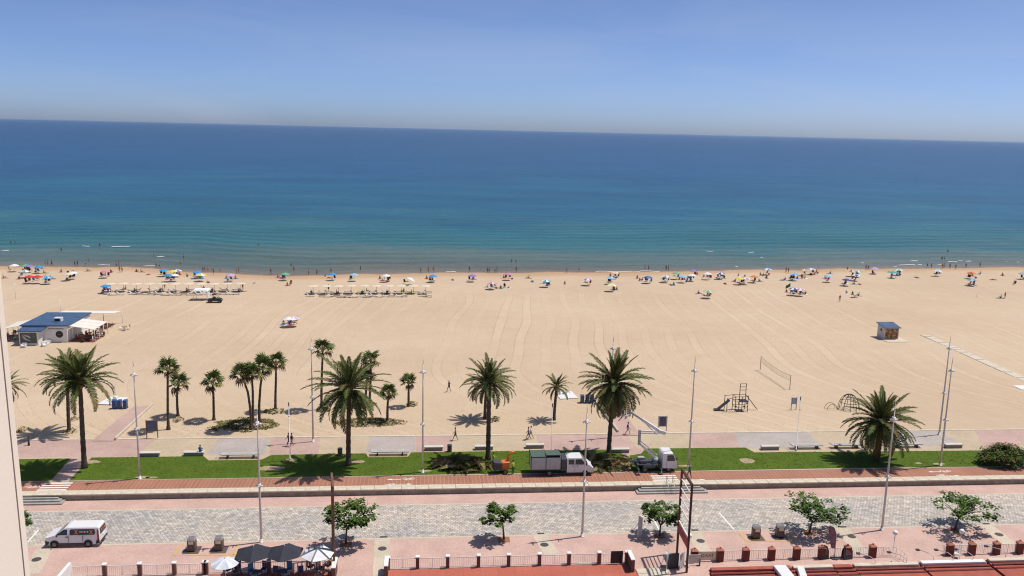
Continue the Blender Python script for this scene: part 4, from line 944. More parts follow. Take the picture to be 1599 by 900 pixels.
# ---------------------------------------------------------------- volleyball net, climbing frames, poles on the beach
mat('net', (.16, .13, .11), .8, .2, 3); mat('rope', (.045, .045, .05), .8, .2, 5)
a, c = S(1187, 578), S(1233, 609); vn = thing('volleyball_net', 'slack volleyball net between two thin posts on the groomed sand', 'volleyball net', (a+c)/2); d = c-a
for s in (-1, 1): MB().tube([Vector((d.x/2*s, d.y/2*s, -.1)), Vector((d.x/2*s, d.y/2*s, 2.45))], .05, 8).build('post', 'wood', vn)
b = MB(); N_ = 24
for row in range(5):
    pts = [Vector((d.x*(t/N_-.5), d.y*(t/N_-.5), 2.35-.2*row-.35*4*(t/N_)*(1-t/N_))) for t in range(N_+1)]; b.tube(pts, .028 if row in (0, 4) else .008, 4)
for t in range(1, N_): x, y, s = d.x*(t/N_-.5), d.y*(t/N_-.5), .35*4*(t/N_)*(1-t/N_); b.tube([(x, y, 2.35-s), (x, y, 1.55-s)], .008, 3)
b.build('net', 'net', vn)
def frame_rods(t, rods, r_, name, mt='rope'):
    for q in rods: MB().tube(q, r_, 6).build(name, mt, t)
c = S(1147, 641); t = thing('climbing_frame', 'dark climbing tower with slide and rope ladder on the sand', 'climbing frame', c)
hx = .75
for i, (x, y, h) in enumerate([(-.2, -.7, 2.3), (.8, -.7, 2.3), (.8, .5, 3.9), (-.2, .5, 2.3), (1.7, -.6, 2.4), (1.7, .5, 3.9), (-1.4, -.6, 2.0), (-1.4, .5, 2.2)]): MB().tube([(x, y, -.1), (x, y, h)], .055, 6).build('post', 'dark_metal', t)
frame_rods(t, [[(-.2, -.7, z), (1.7, -.6, z), (1.7, .5, z), (-.2, .5, z), (-.2, -.7, z)] for z in (.7, 1.5, 2.25)]+[[(.8, .5, z), (1.7, .5, z)] for z in (2.9, 3.4, 3.85)]+[[(-1.4, -.6, 1.9), (-.2, -.7, 2.2)], [(-1.4, .5, 2.1), (-.2, .5, 2.2)]], .035, 'rail')
MB().bbox((1.2, 0, 1.45), (1.2, 1.2, .1), .02).build('platform', 'dark_metal', t); MB().side([(-.9, 1.5), (-2.5, .15), (-3.1, .12), (-3.1, .2), (-2.5, .3), (-.9, 1.65)], -.35, .35).build('slide', 'dark_metal', t)
for k in range(5): MB().ell((-.1+.4*k, -.7, .8+.5*(k % 3)), (.13, .13, .13), 6, 5).build('grip', 'dark_metal', t)
frame_rods(t, [[(1.7, 0, 2.2), (3.4, -.2, .1)], [(1.7, .4, 2.2), (3.4, .3, .1)]], .03, 'rope')
c = S(1325, 639); t = thing('dome_climber', 'dome-shaped rope climber of curved bars on the sand', 'climbing frame', c)
frame_rods(t, [[(1.5*math.cos(p_)*math.cos(e*.1963), 1.5*math.sin(p_)*math.cos(e*.1963), 2.3*math.sin(e*.1963)) for e in range(17)] for p_ in (0, .63, 1.26, 1.88, 2.51)]+[[(1.5*math.cos(e)*math.cos(a), 1.5*math.sin(e)*math.cos(a), 2.3*math.sin(a)) for e in [k*.3927 for k in range(17)]] for a in (.5, 1.0)], .04, 'bar')
frame_rods(t, [[(-2.7+.9*math.cos(e*.3927)*.9, .2*k, .9*math.sin(e*.3927)) for e in range(9)] for k in (-2, 2)], .035, 'bar')
# boardwalk: separate slabs
bw = thing('boardwalk', 'pale plank walkway of separate slabs laid over the groomed sand', 'walkway', S(1520, 565)); o0 = bw.location
mat('board_plank', (.60, .52, .42), .85, .12, 3)
a, c = S(1445, 524), S(1625, 604); nS = 34; d = c-a; ang = math.atan2(d.y, d.x)
sl = MB().bbox((0, 0, 0), (d.length/nS*.97, 1.9, .07), .015).mesh('slab', 'board_plank')
for k in range(nS):
    v = a.lerp(c, (k+.5)/nS); link('slab', sl, bw, (v.x-o0.x, v.y-o0.y+rnd.uniform(-.25, .25), sand_z(v.x, v.y)-o0.z+.04), ang+rnd.uniform(-.02, .02))
o = MB().bbox((0, 0, .05), (2.2, 2.2, .1), .02).build('platform_slab', 'white_boards', loc=S(1598, 606)); tag(o, 'white square slab on the sand at the lower end of the plank walkway', 'slab')
# thin posts with flags
mat('flag_green', (.03, .16, .05), .7, .1, 3); mat('flag_dark', (.05, .04, .06), .7, .1, 3)
def flag(label, x, y, h, mt, fl=True):
    t = thing('flag_pole', label, 'flag pole', S(x, y)); MB().tube([(0, 0, -.1), (0, 0, h)], .05, 6).build('pole', 'white_metal', t)
    if fl:
        b = MB(); vs = []
        for i in range(7): xx = -.2*i; vs += [(xx, .08*math.sin(i*1.3), h-.1-.12*i), (xx, .08*math.sin(i*1.3+.4), h-1.0-.10*i)]
        b.add(vs, [(2*i, 2*i+1, 2*i+3, 2*i+2) for i in range(6)], 0, True); b.build('flag', mt, t)
flag('flag pole flying a green flag beside white beach umbrellas', 1233, 463, 3.5, 'flag_green'); flag('thin pole with furled dark flag near the red umbrellas', 24.5, 467, 3.6, 'flag_dark', False); flag('short marker pole standing alone on the sand beyond the blue umbrella', 1525, 464, .9, 'flag_dark', False)
o = thing('wooden_post', 'short dark wooden post at the sand edge near the cream wall', 'post', P(45, 696, ZP)); MB().tube([(0, 0, 0), (.02, 0, .6), (.06, 0, 1.15)], [.14, .11, .12], 8).build('shaft', 'palm_bark', o); MB().ell((.06, 0, 1.15), (.15, .15, .08), 8, 5).build('cap', 'palm_bark', o)
# ---------------------------------------------------------------- side wall of the viewpoint's own building
mat('cream_wall', (.82, .75, .62), .85, .015, .8, bump=.03, bscale=60); mat('cream_trim', (.84, .77, .63), .7, .04, 1); mat('joint_red', (.26, .12, .09), .8, .1, 2)
r_ = ray(30, 700); k_ = 2.6/r_.y; ex = r_.x*k_
wl = thing('balcony_side_wall', 'smooth cream rendered side wall of the nearest building', 'wall', (ex+.025+.056, 2.6, 34)); wl.rotation_euler[1] = -.012
MB().box((-.15, -1.9, 4.5), (.30, 3.62, 9.0)).build('panel', 'cream_wall', wl); MB().box((-.16, -.038, 4.5), (.30, .03, 9.0)).build('edge_trim', 'cream_trim', wl); MB().box((-.165, -.07, 4.5), (.30, .012, 9.0)).build('joint', 'joint_red', wl)
wl.children[0].location = (-.004, -.0, 0)

# ---------------------------------------------------------------- railings of the sea-front properties
mat('rail_white', (.72, .68, .64), .5, .05, 3); mat('brick_brown', (.17, .085, .065), .85, .2, 6, bump=.3); mat('pillar_red', (.14, .026, .02), .7, .15, 3); mat('cap_white', (.74, .72, .69), .7, .06, 3); mat('cap_red', (.46, .17, .11), .75, .12, 3)
def FX(px, Y=YF): return AT(px, 885, Y).x
barm = MB().box((0, 0, .57), (.016, .016, .86)).mesh('baluster', 'rail_white'); 
def rail_panel(parent, x0, x1, mt='rail_white'):
    L = x1-x0; xm = (x0+x1)/2
    MB().box((xm, 0, 1.02), (L, .06, .05)).build('top_rail', mt, parent); MB().box((xm, 0, .13), (L, .05, .04)).build('bottom_rail', mt, parent); MB().box((xm, 0, .57), (.04, .04, .9)).build('middle_post', mt, parent)
    n = max(2, int(L/.16)); b = MB()
    for i in range(n): b.box((x0+L*(i+.5)/n, 0, .57), (.018, .018, .86))
    stuff(b.build('balusters', mt, parent))
def brown_pillar(parent, x):
    q = MB().bbox((x, 0, .58), (.32, .34, 1.16), .015).build('pillar', 'brick_brown', parent); MB().bbox((x, 0, 1.2), (.42, .44, .12), .03).build('cap', 'cap_white', q)
def red_pillar(parent, x):
    q = MB().bbox((x, 0, .58), (.62, .5, 1.16), .02).build('pillar', 'pillar_red', parent); MB().box((x, 0, 1.23), (.7, .58, .16), taper=.45).build('cap', 'cap_red', q); MB().ell((x, 0, 1.36), (.1, .1, .1), 8, 6).build('finial', 'cap_red', q)
def fence(label, pil, kind, x0=None, x1=None, skip=()):
    xs_ = [FX(p_) for p_ in pil]; t = thing('railing_fence', label, 'fence', (xs_[0], YF, 0)); o = xs_[0]; pts = [x-o for x in xs_]
    for x in pts: (brown_pillar if kind == 'b' else red_pillar)(t, x)
    hw = .17 if kind == 'b' else .32
    segs = list(zip(pts, pts[1:]))
    for i, (a, b_) in enumerate(segs):
        if i not in skip: rail_panel(t, a+hw, b_-hw)
    if x0 is not None: rail_panel(t, FX(x0)-o, pts[0]-hw)
    if x1 is not None: rail_panel(t, pts[-1]+hw, FX(x1)-o)
    return t, o
f1, o1 = fence('white railing with brown pillars between the van and the café', [163, 218, 272, 319], 'b', x0=113)
MB().bbox((FX(108)-o1, -1.6, .7), (.3, 3.6, 1.3), .02).build('end_wall', 'cap_white', f1)
f2, o2 = fence('dark terrace railing with brown end pillar under the café umbrellas', [322, 420, 522], 'b')
q = MB().bbox((FX(524)-o2, -.9, .62), (.34, 1.9, 1.24), .02).build('end_wall', 'brick_brown', f2); MB().bbox((FX(524)-o2, -.9, 1.28), (.42, 2.0, .1), .03).build('coping', 'cap_white', q)
f3, o3 = fence('long white railing with brown pillars in front of the red terrace', [606, 652, 699, 747, 794, 842, 888, 935, 978], 'b')
for px in (604, 981):
    q = MB().bbox((FX(px)-o3, -.85, .62), (.34, 1.8, 1.24), .02).build('end_wall', 'brick_brown', f3); MB().bbox((FX(px)-o3, -.85, 1.28), (.42, 1.9, .1), .03).build('coping', 'cap_white', q)
MB().box((FX(962)-o3, -.12, .72), (1.15, .05, 1.25), rx=.05).build('dark_panel', 'plastic_dark', f3)
f4, o4 = fence('white railing with broad red pillars and lettered panel', [1083, 1123, 1163, 1203, 1242, 1281, 1321, 1360], 'r', x1=1388)
mat('panel_cream', (.66, .60, .46), .7, .06, 3); mat('letters', (.05, .045, .04), .6, .1, 3)
pc = MB().box(((FX(1103)-o4), -.05, .58), (1.7, .03, .86)).build('lettered_panel', 'panel_cream', f4)
def text(s, size, mt, parent, loc, rot):
    cu = bpy.data.curves.new('lettering', 'FONT'); cu.body = s; cu.size = size; cu.align_x = 'CENTER'; cu.align_y = 'CENTER'; cu.extrude = .004
    ob = bpy.data.objects.new('tmp', cu); col.objects.link(ob); dg = bpy.context.evaluated_depsgraph_get(); me = bpy.data.meshes.new_from_object(ob.evaluated_get(dg)); bpy.data.objects.remove(ob)
    me.materials.clear(); me.materials.append(MATS[mt]); o = link('lettering', me, parent, loc); o.rotation_euler = rot; return o
text('O.KAT', .42, 'letters', pc, (FX(1103)-o4, -.072, .6), (math.pi/2, 0, 0))
b = MB(); e0 = FX(1388)-o4; b.tube([(e0, 0, 1.02), (e0+.5, -.15, 1.0), (e0+.75, -.9, .95), (e0+.75, -1.6, .92)], .03, 6); b.tube([(e0, 0, .13), (e0+.5, -.15, .13), (e0+.75, -.9, .13), (e0+.75, -1.6, .13)], .025, 6)
for v in ((e0+.5, -.15), (e0+.72, -.6), (e0+.75, -1.1), (e0+.75, -1.6)): b.tube([(*v, 0), (*v, 1.0)], .02, 5)
b.build('curved_end_rail', 'rail_white', f4)
f5, o5 = fence('white railing with broad red pillars beside the white chair', [1480, 1514, 1552, 1588, 1626], 'r', x0=1468)
structure(sheet('red_terrace', [(FX(606), YF-.2), (FX(984), YF-.2), (FX(984)+3.0, 58), (FX(606), 58)], .03, 'terrace_red'))
structure(sheet('red_terrace', [(FX(325), YF-.25), (FX(520), YF-.25), (FX(520), 60), (FX(325), 60)], .03, 'terrace_red'))
# cream stone landing between the terraces
c = P(1018, 893, 0); st = thing('stone_landing', 'cream stone landing between the red terrace and the dark red mast', 'paving', (c.x, c.y, .02))
for k in range(3): MB().bbox((0, -.9*k, .05-.012*k), (2.9, .88, .09), .01).build('slab', 'coping', st)

# ---------------------------------------------------------------- ladder-like sign masts
mat('mast_red', (.085, .032, .026), .6, .2, 2); mat('mast_brown', (.16, .095, .06), .7, .2, 2); mat('sign_red', (.36, .035, .03), .5, .1, 2)
def mast(label, pa, pb, h, mt, panel):
    a, b_ = P(*pa), P(*pb); t = thing('sign_mast', label, 'sign mast', a); d = b_-a
    for v in (Vector((0, 0, 0)), d): MB().box((v.x, v.y, h/2), (.17, .2, h)).build('post', mt, t)
    def cross(z, hh, m_, name, w_=.07): 
        q = MB().box((0, 0, 0), (d.length, w_, hh)).build(name, m_, t); q.location = (d.x/2, d.y/2, z); q.rotation_euler[2] = math.atan2(d.y, d.x)
    cross(h-.08, .2, mt, 'top_beam', .19)
    for k in range(4): cross(h*(.88-.105*k), .1, 'cap_white' if panel else mt, 'rung')
    if panel: cross(h*.32, 1.0, 'sign_red', 'sign_panel', .1); cross(h*.32+.6, .18, 'cap_white', 'sign_band', .11)
mast('tall dark red ladder-like mast with red sign panel near the steps', (1072, 894), (1057, 864), 8.7, 'mast_red', True); mast('tall brown ladder-like mast seen edge-on beside the café umbrellas', (522, 897), (520, 872), 8.5, 'mast_brown', False)

# ---------------------------------------------------------------- roof edge of the low shops along the bottom
mat('roof_red', (.36, .085, .055), .8, .12, 1.2); mat('roof_dark', (.16, .035, .028), .8, .15, 1.2)
ZR = 3.4
mat('globe_white', (.85, .85, .82), .5, .02, 2)
def roof_seg(x0, x1, ypix, cop):
    a, b_ = P(x0, ypix, ZR), P(x1, ypix, ZR); Y = (P((x0+x1)/2, ypix, ZR)).y; w_ = b_.x-a.x; xm = (a.x+b_.x)/2
    MB().box((xm, Y-6, 1.6), (w_, 12, 3.2)).build('shop_wall', 'roof_dark', shop); MB().box((xm, Y-5.8, ZR-.12), (w_+.1, 12, .16)).build('roof_slab', 'roof_red', shop)
    for k, (yo, z, hh) in enumerate(((.12, ZR-.34, .14), (.24, ZR-.16, .12))): MB().bbox((xm, Y+yo-.3, z), (w_+.1, .5, hh), .03).build('cornice', 'roof_red' if k else 'roof_dark', shop)
    MB().bbox((xm, Y-.1, ZR+.08), (w_-.05, .5, .22), .03).build('parapet', cop, shop)
    for k in range(2): MB().bbox((xm, Y-.75-.55*k, ZR+.0-.06*k), (w_+.05, .22, .22), .04).build('roof_shade_band', 'roof_dark', shop)  # two raised bands; shade of the roof steps painted in as darker red
    return Y
shop = thing('shop_building', 'low red shop building with stepped parapet along the pavement', 'building', (0, 0, 0))
roof_seg(1108, 1236, 889, 'roof_red'); roof_seg(1236, 1300, 886, 'coping'); roof_seg(1300, 1330, 885.5, 'roof_red'); roof_seg(1330, 1434, 882.5, 'coping'); roof_seg(1435, 1538, 878.5, 'cap_white'); roof_seg(1539, 1700, 873.5, 'coping')
v = P(1236, 893, ZR); sk = thing('roof_ducts', 'white flat roof ducts on the low red shop roof', 'duct', (v.x, v.y-.6, ZR-.04))
for k, xx in enumerate((-.9, .55)): MB().bbox((xx, -.3*k, .25), (1.1-.5*k, 2.2, .35), .03, -.25*k).build('duct', 'white_metal', sk)
for i, (x0, y0, dx) in enumerate([(1366, 884, -.9), (1415, 882, -.9), (1457, 878, -.7), (1488, 878, -.8), (1519, 877, -.8), (1570, 872, -1.0)]):
    v = P(x0, y0, ZR); t = thing('floodlight', 'slim floodlight on a bent arm above the shop parapet', 'floodlight', (v.x, v.y, ZR), 0, 'floodlights on the shop parapet')
    MB().tube([(0, 0, 0), (0, 0, .5), (dx*.25, .5, .62), (dx*.8, 1.3, .5)], .03, 6).build('arm', 'pole_paint', t); MB().bbox((dx*.9, 1.45, .44), (.34, .26, .14), .03).build('lamp', 'dark_metal', t)
for (x, y, h, lab) in [(1393, 879, 2.9, 'globe street lamp beside the curved end of the railing'), (1496, 878, 3.0, 'globe street lamp beside the white chair'), (1074, 886, 3.0, 'globe street lamp next to the dark red mast')]:
    t = thing('globe_lamp', lab, 'street lamp', P(x, y), 0, 'white globe lamps'); MB().tube([(0, 0, 0), (0, 0, .15), (0, 0, .15), (0, 0, h)], [.14, .14, .045, .035], 8).build('pole', 'pole_paint', t); MB().ell((0, 0, h+.18), (.24, .24, .24), 14, 10).build('globe', 'globe_white', t)
# boards, flag, chair on the pavement
mat('print_white', (.66, .64, .62), .6, .12, 3); mat('print_blue', (.30, .40, .48), .6, .25, 2, c2=(.62, .62, .60)); mat('feather', (.15, .065, .085), .7, .2, 1.5, c2=(.30, .17, .19))
def aboard(label, x, y, w_, h, rz, mt, frame='white_metal'):
    t = thing('pavement_board', label, 'sign board', P(x, y), rz)
    for s in (-1, 1):
        q = MB().box((0, s*h*.17, h/2), (w_, .04, h), rx=s*.30).build('board', frame, t); MB().box((0, s*(h*.17+.025), h/2), (w_*.86, .012, h*.84), rx=s*.30).build('poster', mt, t)
t = thing('standing_banner', 'tall slim white standing banner beside the tree next to the dark red mast', 'banner', P(999, 839), .55); MB().add([(-.32, 0, 0), (.32, 0, 0), (.32, .03, 1.95), (-.22, .03, 2.35), (-.32, .05, 0), (.32, .05, 0), (.32, .08, 1.95), (-.22, .08, 2.35)], [(0, 1, 2, 3), (7, 6, 5, 4), (0, 4, 5, 1), (1, 5, 6, 2), (2, 6, 7, 3), (3, 7, 4, 0)]).build('panel', 'print_white', t); MB().tube([(0, .06, 1.9), (-.1, 1.0, 0)], .02, 5).build('strut', 'dark_metal', t); aboard('small blue and white pavement board by the stone landing', 1040, 884, .8, 1.4, 1.1, 'print_blue')
t = thing('wind_screen', 'grey folding wind screen with clear panels beside the dark red mast', 'screen', P(1053, 889)); 
for k, (xx, rz) in enumerate(((-.75, 1.2), (-.1, .2), (.75, .9))): q = MB().bbox((xx, .1*k, .75), (1.1, .05, 1.5), .01, rz).build('panel', 'print_blue' if k != 1 else 'steel_dark', t)
c = P(1120, 874); t = thing('menu_stand', 'low grey board standing in front of the lettered railing', 'sign board', (FX(1080), YF-.75, 0)); MB().bbox((-.1, 0, .68), (1.35, .05, .85), .01).build('board', 'bench_slat', t); [MB().box((s*.6-.1, 0, .34), (.05, .3, .68)).build('leg', 'dark_metal', t) for s in (-1, 1)]
t = thing('feather_flag', 'dark purple feather flag on a round base by the railing', 'banner', P(1303, 872)); MB().tube([(0, 0, 0), (0, 0, .08)], .42, 14).build('base', 'dark_metal', t); pts = [(0, 0, .05), (0, 0, 1.6), (-.05, 0, 2.6), (-.3, 0, 3.2), (-.65, 0, 3.35)]; MB().tube(pts, .025, 6).build('pole', 'white_metal', t)
b = MB(); b.side([(-.02, 1.0), (-.45, 1.1), (-.62, 1.8), (-.86, 2.7), (-.92, 3.3), (-.65, 3.38), (-.3, 3.22), (-.05, 2.6)], -.012, .012); b.build('cloth', 'feather', t)
for x, y, lab in ((1285, 872, 'dark round-topped pavement board closer to the container pair'), (1322, 872, 'black round-topped pavement board beside the feather flag')):
    t = thing('pavement_board', lab, 'sign board', P(x, y), .15); poly = [(-.45, 0), (.45, 0), (.5, .8), (.35, 1.25), (0, 1.42), (-.35, 1.25), (-.5, .8)]
    for s in (-1, 1): q = MB().side(poly, -.02, .02).build('board', 'plastic_dark', t); q.location = (0, s*.28, 0); q.rotation_euler[0] = s*.2; MB().box((0, -.03, .7), (.6, .01, .5)).build('poster', 'feather', q)
t = thing('plastic_chair', 'white moulded chair standing by the red pillars', 'chair', P(1494, 871), -.6); MB().bbox((0, 0, .45), (.52, .5, .06), .02).build('seat', 'white_metal', t); b = MB(); 
b.tube([(.25*math.cos(a*.35-.2), .25*math.sin(a*.35-.2), .72) for a in range(11)], .045, 6); b.tube([(.25*math.cos(a*.35-.2), .25*math.sin(a*.35-.2), .58) for a in range(11)], .03, 6); b.build('backrest', 'white_metal', t)
for sx in (-1, 1):
    for sy in (-1, 1): MB().tube([(sx*.24, sy*.22, 0), (sx*.2, sy*.18, .45)], .025, 6).build('leg', 'white_metal', t)

# ---------------------------------------------------------------- café umbrellas and furniture
mat('cloth_navy', (.030, .031, .045), .8, .12, 1.5); mat('cloth_white', (.72, .72, .72), .8, .06, 2); mat('cloth_grey', (.20, .22, .24), .8, .08, 2); mat('cloth_blue_pale', (.55, .58, .66), .8, .1, 2); mat('chair_blue', (.03, .05, .14), .6, .15, 3); mat('chair_sky', (.08, .25, .42), .6, .15, 3); mat('terracotta', (.30, .10, .06), .7, .15, 3)
def parasol_mesh(name, R, n, drop, mats, alt=False, seams=None, flat=.12):
    """fabric canopy with sagging panels, apex at z=0; the fabric has thickness"""
    b = MB(); K = 4
    for i in range(n):
        a0, a1 = 2*math.pi*i/n, 2*math.pi*(i+1)/n; g = []
        for k in range(K+1):
            t = k/K
            for j in range(5):
                u = j/4; a = a0+(a1-a0)*u; chord = 1-(1-math.cos(math.pi/n))*math.sin(math.pi*u)*1.0
                rr = R*t*chord; sag = .045*R*math.sin(math.pi*u)*t; g.append((rr*math.cos(a), rr*math.sin(a), -drop*(t**1.25)-sag*.6))
        mi = (i % 2) if alt else 0
        b.add(g, [(k*5+j, k*5+5+j, k*5+6+j, k*5+1+j) for k in range(K) for j in range(4)], mi, True)
        b.add([(x, y, z-.02) for x, y, z in g], [(k*5+1+j, k*5+6+j, k*5+5+j, k*5+j) for k in range(K) for j in range(4)], mi, True)
        if seams is not None:
            b.tube([(R*t*math.cos(a0)*1.0, R*t*math.sin(a0), -drop*(t**1.25)+.02) for t in (0, .3, .6, 1)], seams, 4, len(mats)-1, smooth=False)
    return b.mesh(name, mats)
def cafe_parasol(label, x, y, z, me, rz=0):
    p = P(x, y, z); t = thing('cafe_umbrella', label, 'umbrella', (p.x, p.y, .03), rz); link('canopy', me, t, (0, 0, z)); MB().tube([(0, 0, 0), (0, 0, z)], .035, 8).build('pole', 'white_metal', t); MB().bbox((0, 0, .06), (.7, .7, .12), .03).build('base', 'concrete', t); MB().tube([(0, 0, z-.02), (0, 0, z+.12)], [.05, .02], 6).build('finial', 'white_metal', t)
cn = parasol_mesh('canopy', 1.75, 6, .62, ['cloth_navy']); cw = parasol_mesh('canopy', 1.55, 6, .5, ['cloth_white', 'cloth_grey'], seams=.075); cb = parasol_mesh('canopy', 1.2, 12, .42, ['cloth_white', 'cloth_blue_pale'], alt=True)
cafe_parasol('dark navy café umbrella closer to the waste containers', 396, 854, 2.75, cn, .55); cafe_parasol('dark navy café umbrella next to the white panelled umbrella', 444, 853, 2.75, cn, .45); cafe_parasol('white café umbrella with grey seams beside the brown mast', 496, 857, 2.7, cw, .3); cafe_parasol('small pale striped umbrella in front of the café railing', 351, 873, 2.3, cb)
def cafe_chair(label, x, y, rz, mt, grp):
    t = thing('cafe_chair', label, 'chair', P(x, y, .03), rz, grp); MB().bbox((0, 0, .44), (.48, .48, .05), .02).build('seat', mt, t); MB().bbox((0, .23, .78), (.48, .04, .62), .02).build('backrest', mt, t)
    for sx in (-1, 1):
        for sy in (-1, 1): MB().tube([(sx*.21, sy*.21, 0), (sx*.21, sy*.21, .43)], .018, 5).build('leg', 'dark_metal', t)
def cafe_table(label, x, y, grp):
    t = thing('cafe_table', label, 'table', P(x, y, .03), 0, grp); MB().bbox((0, 0, .74), (.8, .8, .04), .02).build('tabletop', 'steel_dark', t); MB().tube([(0, 0, 0), (0, 0, .72)], .04, 8).build('leg', 'dark_metal', t); MB().bbox((0, 0, .03), (.45, .45, .05), .02).build('foot', 'dark_metal', t)
for i, x in enumerate((372, 392, 412, 432, 452, 470)):
    cafe_chair('sky blue terrace chair under the café umbrellas' if i in (1, 4) else 'dark blue terrace chair under the café umbrellas', x, 895+(i % 2)*4, (0, .3, -.2, 3.0, .1, 3.3)[i], 'chair_sky' if i in (1, 4) else 'chair_blue', 'sky blue terrace chairs' if i in (1, 4) else 'dark blue terrace chairs')
for x, y in ((402, 905), (442, 904), (500, 899)): cafe_table('square dark café table under the café umbrellas', x, y, 'café tables')
for i, (x, y) in enumerate(((484, 892), (512, 890), (497, 888), (508, 903))): cafe_chair('terracotta terrace chair below the white panelled umbrella', x, y, (.4, 2.6, -1.4, 0)[i]+math.pi/2, 'terracotta', 'terracotta terrace chairs')

# ---------------------------------------------------------------- beach bar
mat('bar_white', (.80, .77, .72), .8, .06, 1.5); mat('bar_roof', (.055, .105, .20), .6, .15, .6); mat('awning', (.70, .66, .58), .85, .04, 2); mat('bar_dark', (.035, .033, .035), .7, .3, 2); mat('sign_black', (.022, .02, .02), .5, .1, 3); mat('redwood', (.26, .075, .045), .7, .2, 3); mat('mural_dark', (.05, .06, .05), .7, scale=2.2, c2=(.16, .17, .15))
A = S(106, 535); Bx = P(34, 536, A.z).x; bar = thing('beach_bar', 'white beach bar with blue flat roof and cream awnings on the sand', 'building', (A.x, A.y, A.z)); W = A.x-Bx; D = P(139, 490, A.z+3.0).y-A.y; D = min(max(D, 8), 22)
W2 = (A.x-S(79.5, 535).x); hR = 3.0
MB().box((-W/2, D/2, hR/2), (W, D, hR)).build('wall', 'bar_white', bar)
rf = MB().box((-W/2, D/2, hR+.1), (W+.5, D+.5, .2)).build('roof', 'bar_roof', bar)
MB().bbox((-W*.36, D*.32, hR+.5), (1.3, 1.1, .7), .04).build('roof_unit', 'white_metal', rf); MB().box((-W*.36, D*.32-.56, hR+.48), (.9, .03, .45)).build('vent', 'bar_dark', rf); MB().tube([(-W*.28, D*.3, hR+.2), (-W*.28, D*.3, hR+4.2)], .04, 6).build('antenna', 'white_metal', rf)
an = MB().box((-W+2.0, -1.1, 1.3), (3.2, 2.2, 2.6)).build('annex_wall', 'bar_white', bar); MB().box((-W+2.2, -1.0, 2.72), (4.2, 2.8, .14), rx=.10).build('annex_roof', 'bar_roof', bar)
MB().box((-W+2.0, -2.225, 1.35), (2.8, .03, 1.9)).build('painted_front', 'mural_dark', an)
b = MB()
for k in range(4): b.tube([(-W+2.0+.62*math.cos(a*.6283+.2*k)*(.5+.25*k)-.2, -2.26, 1.4+.5*math.sin(a*.6283)*(.5+.2*k)) for a in range(9)], .035, 5)
b.build('white_scrawl', 'white_paint', an)
MB().tube([(-1.35, -.03, 1.5), (-1.35, -.06, 1.5)], .62, 24).build('round_sign', 'sign_black', bar); text('·····', .5, 'white_paint', bar, (-1.35, -.075, 1.5), (math.pi/2, 0, 0)); MB().box((-1.9, -.02, 2.5), (W2*.9, .04, .12)).build('shutter_slot', 'bar_dark', bar)
def awning(x0, x1, y0, y1, z0, z1, along):
    n = 3; 
    for k in range(n):
        if along == 'y': ya, yb = y0+(y1-y0)*k/n+.03, y0+(y1-y0)*(k+1)/n-.03; pts = [(x0, ya, z0), (x1, ya, z1), (x1, yb, z1), (x0, yb, z0)]
        else: xa, xb = x0+(x1-x0)*k/n+.03, x0+(x1-x0)*(k+1)/n-.03; pts = [(xa, y0, z0), (xb, y0, z0), (xb, y1, z1), (xa, y1, z1)]
        b = MB(); b.add(pts+[(p[0], p[1], p[2]-.05) for p in pts], [(0, 1, 2, 3), (7, 6, 5, 4), (0, 4, 5, 1), (1, 5, 6, 2), (2, 6, 7, 3), (3, 7, 4, 0)]); b.build('awning', 'awning', bar)
        for q in (pts[1], pts[2]) if along == 'y' else (pts[2], pts[3]): MB().tube([(q[0], q[1], 0), (q[0], q[1], q[2])], .05, 6).build('awning_post', 'white_metal', bar)
awning(.3, 4.6, .3, D*.62, 2.95, 2.35, 'y'); awning(-W-.3, -W-3.6, .6, D*.6, 2.95, 2.35, 'y'); awning(-W*.85, 4.2, D+.3, D+5, 3.0, 2.5, 'x')
MB().box((2.0, D*.25, .06), (5.0, D*.5, .1)).build('deck', 'redwood', bar)
tt = MB().bbox((0, 0, .74), (.75, .75, .05), .02).tube([(0, 0, 0), (0, 0, .72)], .04, 6).mesh('bar_table', 'redwood')
bar_t = None
def bar_set(x, y, label, mt, n=3):
    t = thing('bar_table', label, 'table', S(x, y), rnd.uniform(-.3, .3), 'tables around the beach bar'); MB().bbox((0, 0, .74), (.8, .8, .05), .02).build('tabletop', mt, t); MB().tube([(0, 0, 0), (0, 0, .72)], .05, 6).build('leg', 'dark_metal', t)
    return t
chb = MB().bbox((0, 0, .44), (.46, .46, .05), .02).bbox((0, .22, .74), (.46, .04, .56), .02)
for sx in (-1, 1):
    for sy in (-1, 1): chb.tube([(sx*.2, sy*.2, 0), (sx*.2, sy*.2, .44)], .02, 4)
chm = {m_: chb.mesh('bar_chair', m_) for m_ in ('white_metal', 'redwood', 'dark_metal')}
tabs = [(136, 533.5), (143, 531), (150, 528.5), (157, 525.5), (128, 529), (140, 526), (148, 523), (156, 519.5), (160, 514), (167, 511.5), (195, 516), (30, 530), (22, 526), (16, 531)]
for i, (x, y) in enumerate(tabs):
    far = x == 195; bar_set(x, y, 'lone table set out on open sand away from the bar' if far else ('dark red table under the shaded side of the beach bar' if x < 40 else 'dark red table on the open side of the beach bar'), 'redwood')
    for k in range(3):
        m_ = 'white_metal' if (k == 0 or far) else ('redwood' if k == 1 else 'dark_metal'); p = S(x, y); a = k*2.1+i*.5; o = link('bar_chair', chm[m_], None, (p.x+.8*math.cos(a), p.y+.8*math.sin(a), p.z), a-math.pi/2)
        tag(o, {'white_metal': 'white', 'redwood': 'red-brown', 'dark_metal': 'black'}[m_]+(' chair at the lone table on open sand' if far else ' chair at a table around the beach bar'), 'chair', {'white_metal': 'white', 'redwood': 'red-brown', 'dark_metal': 'black'}[m_]+' chairs around the beach bar'+(' outlying' if far else ''))
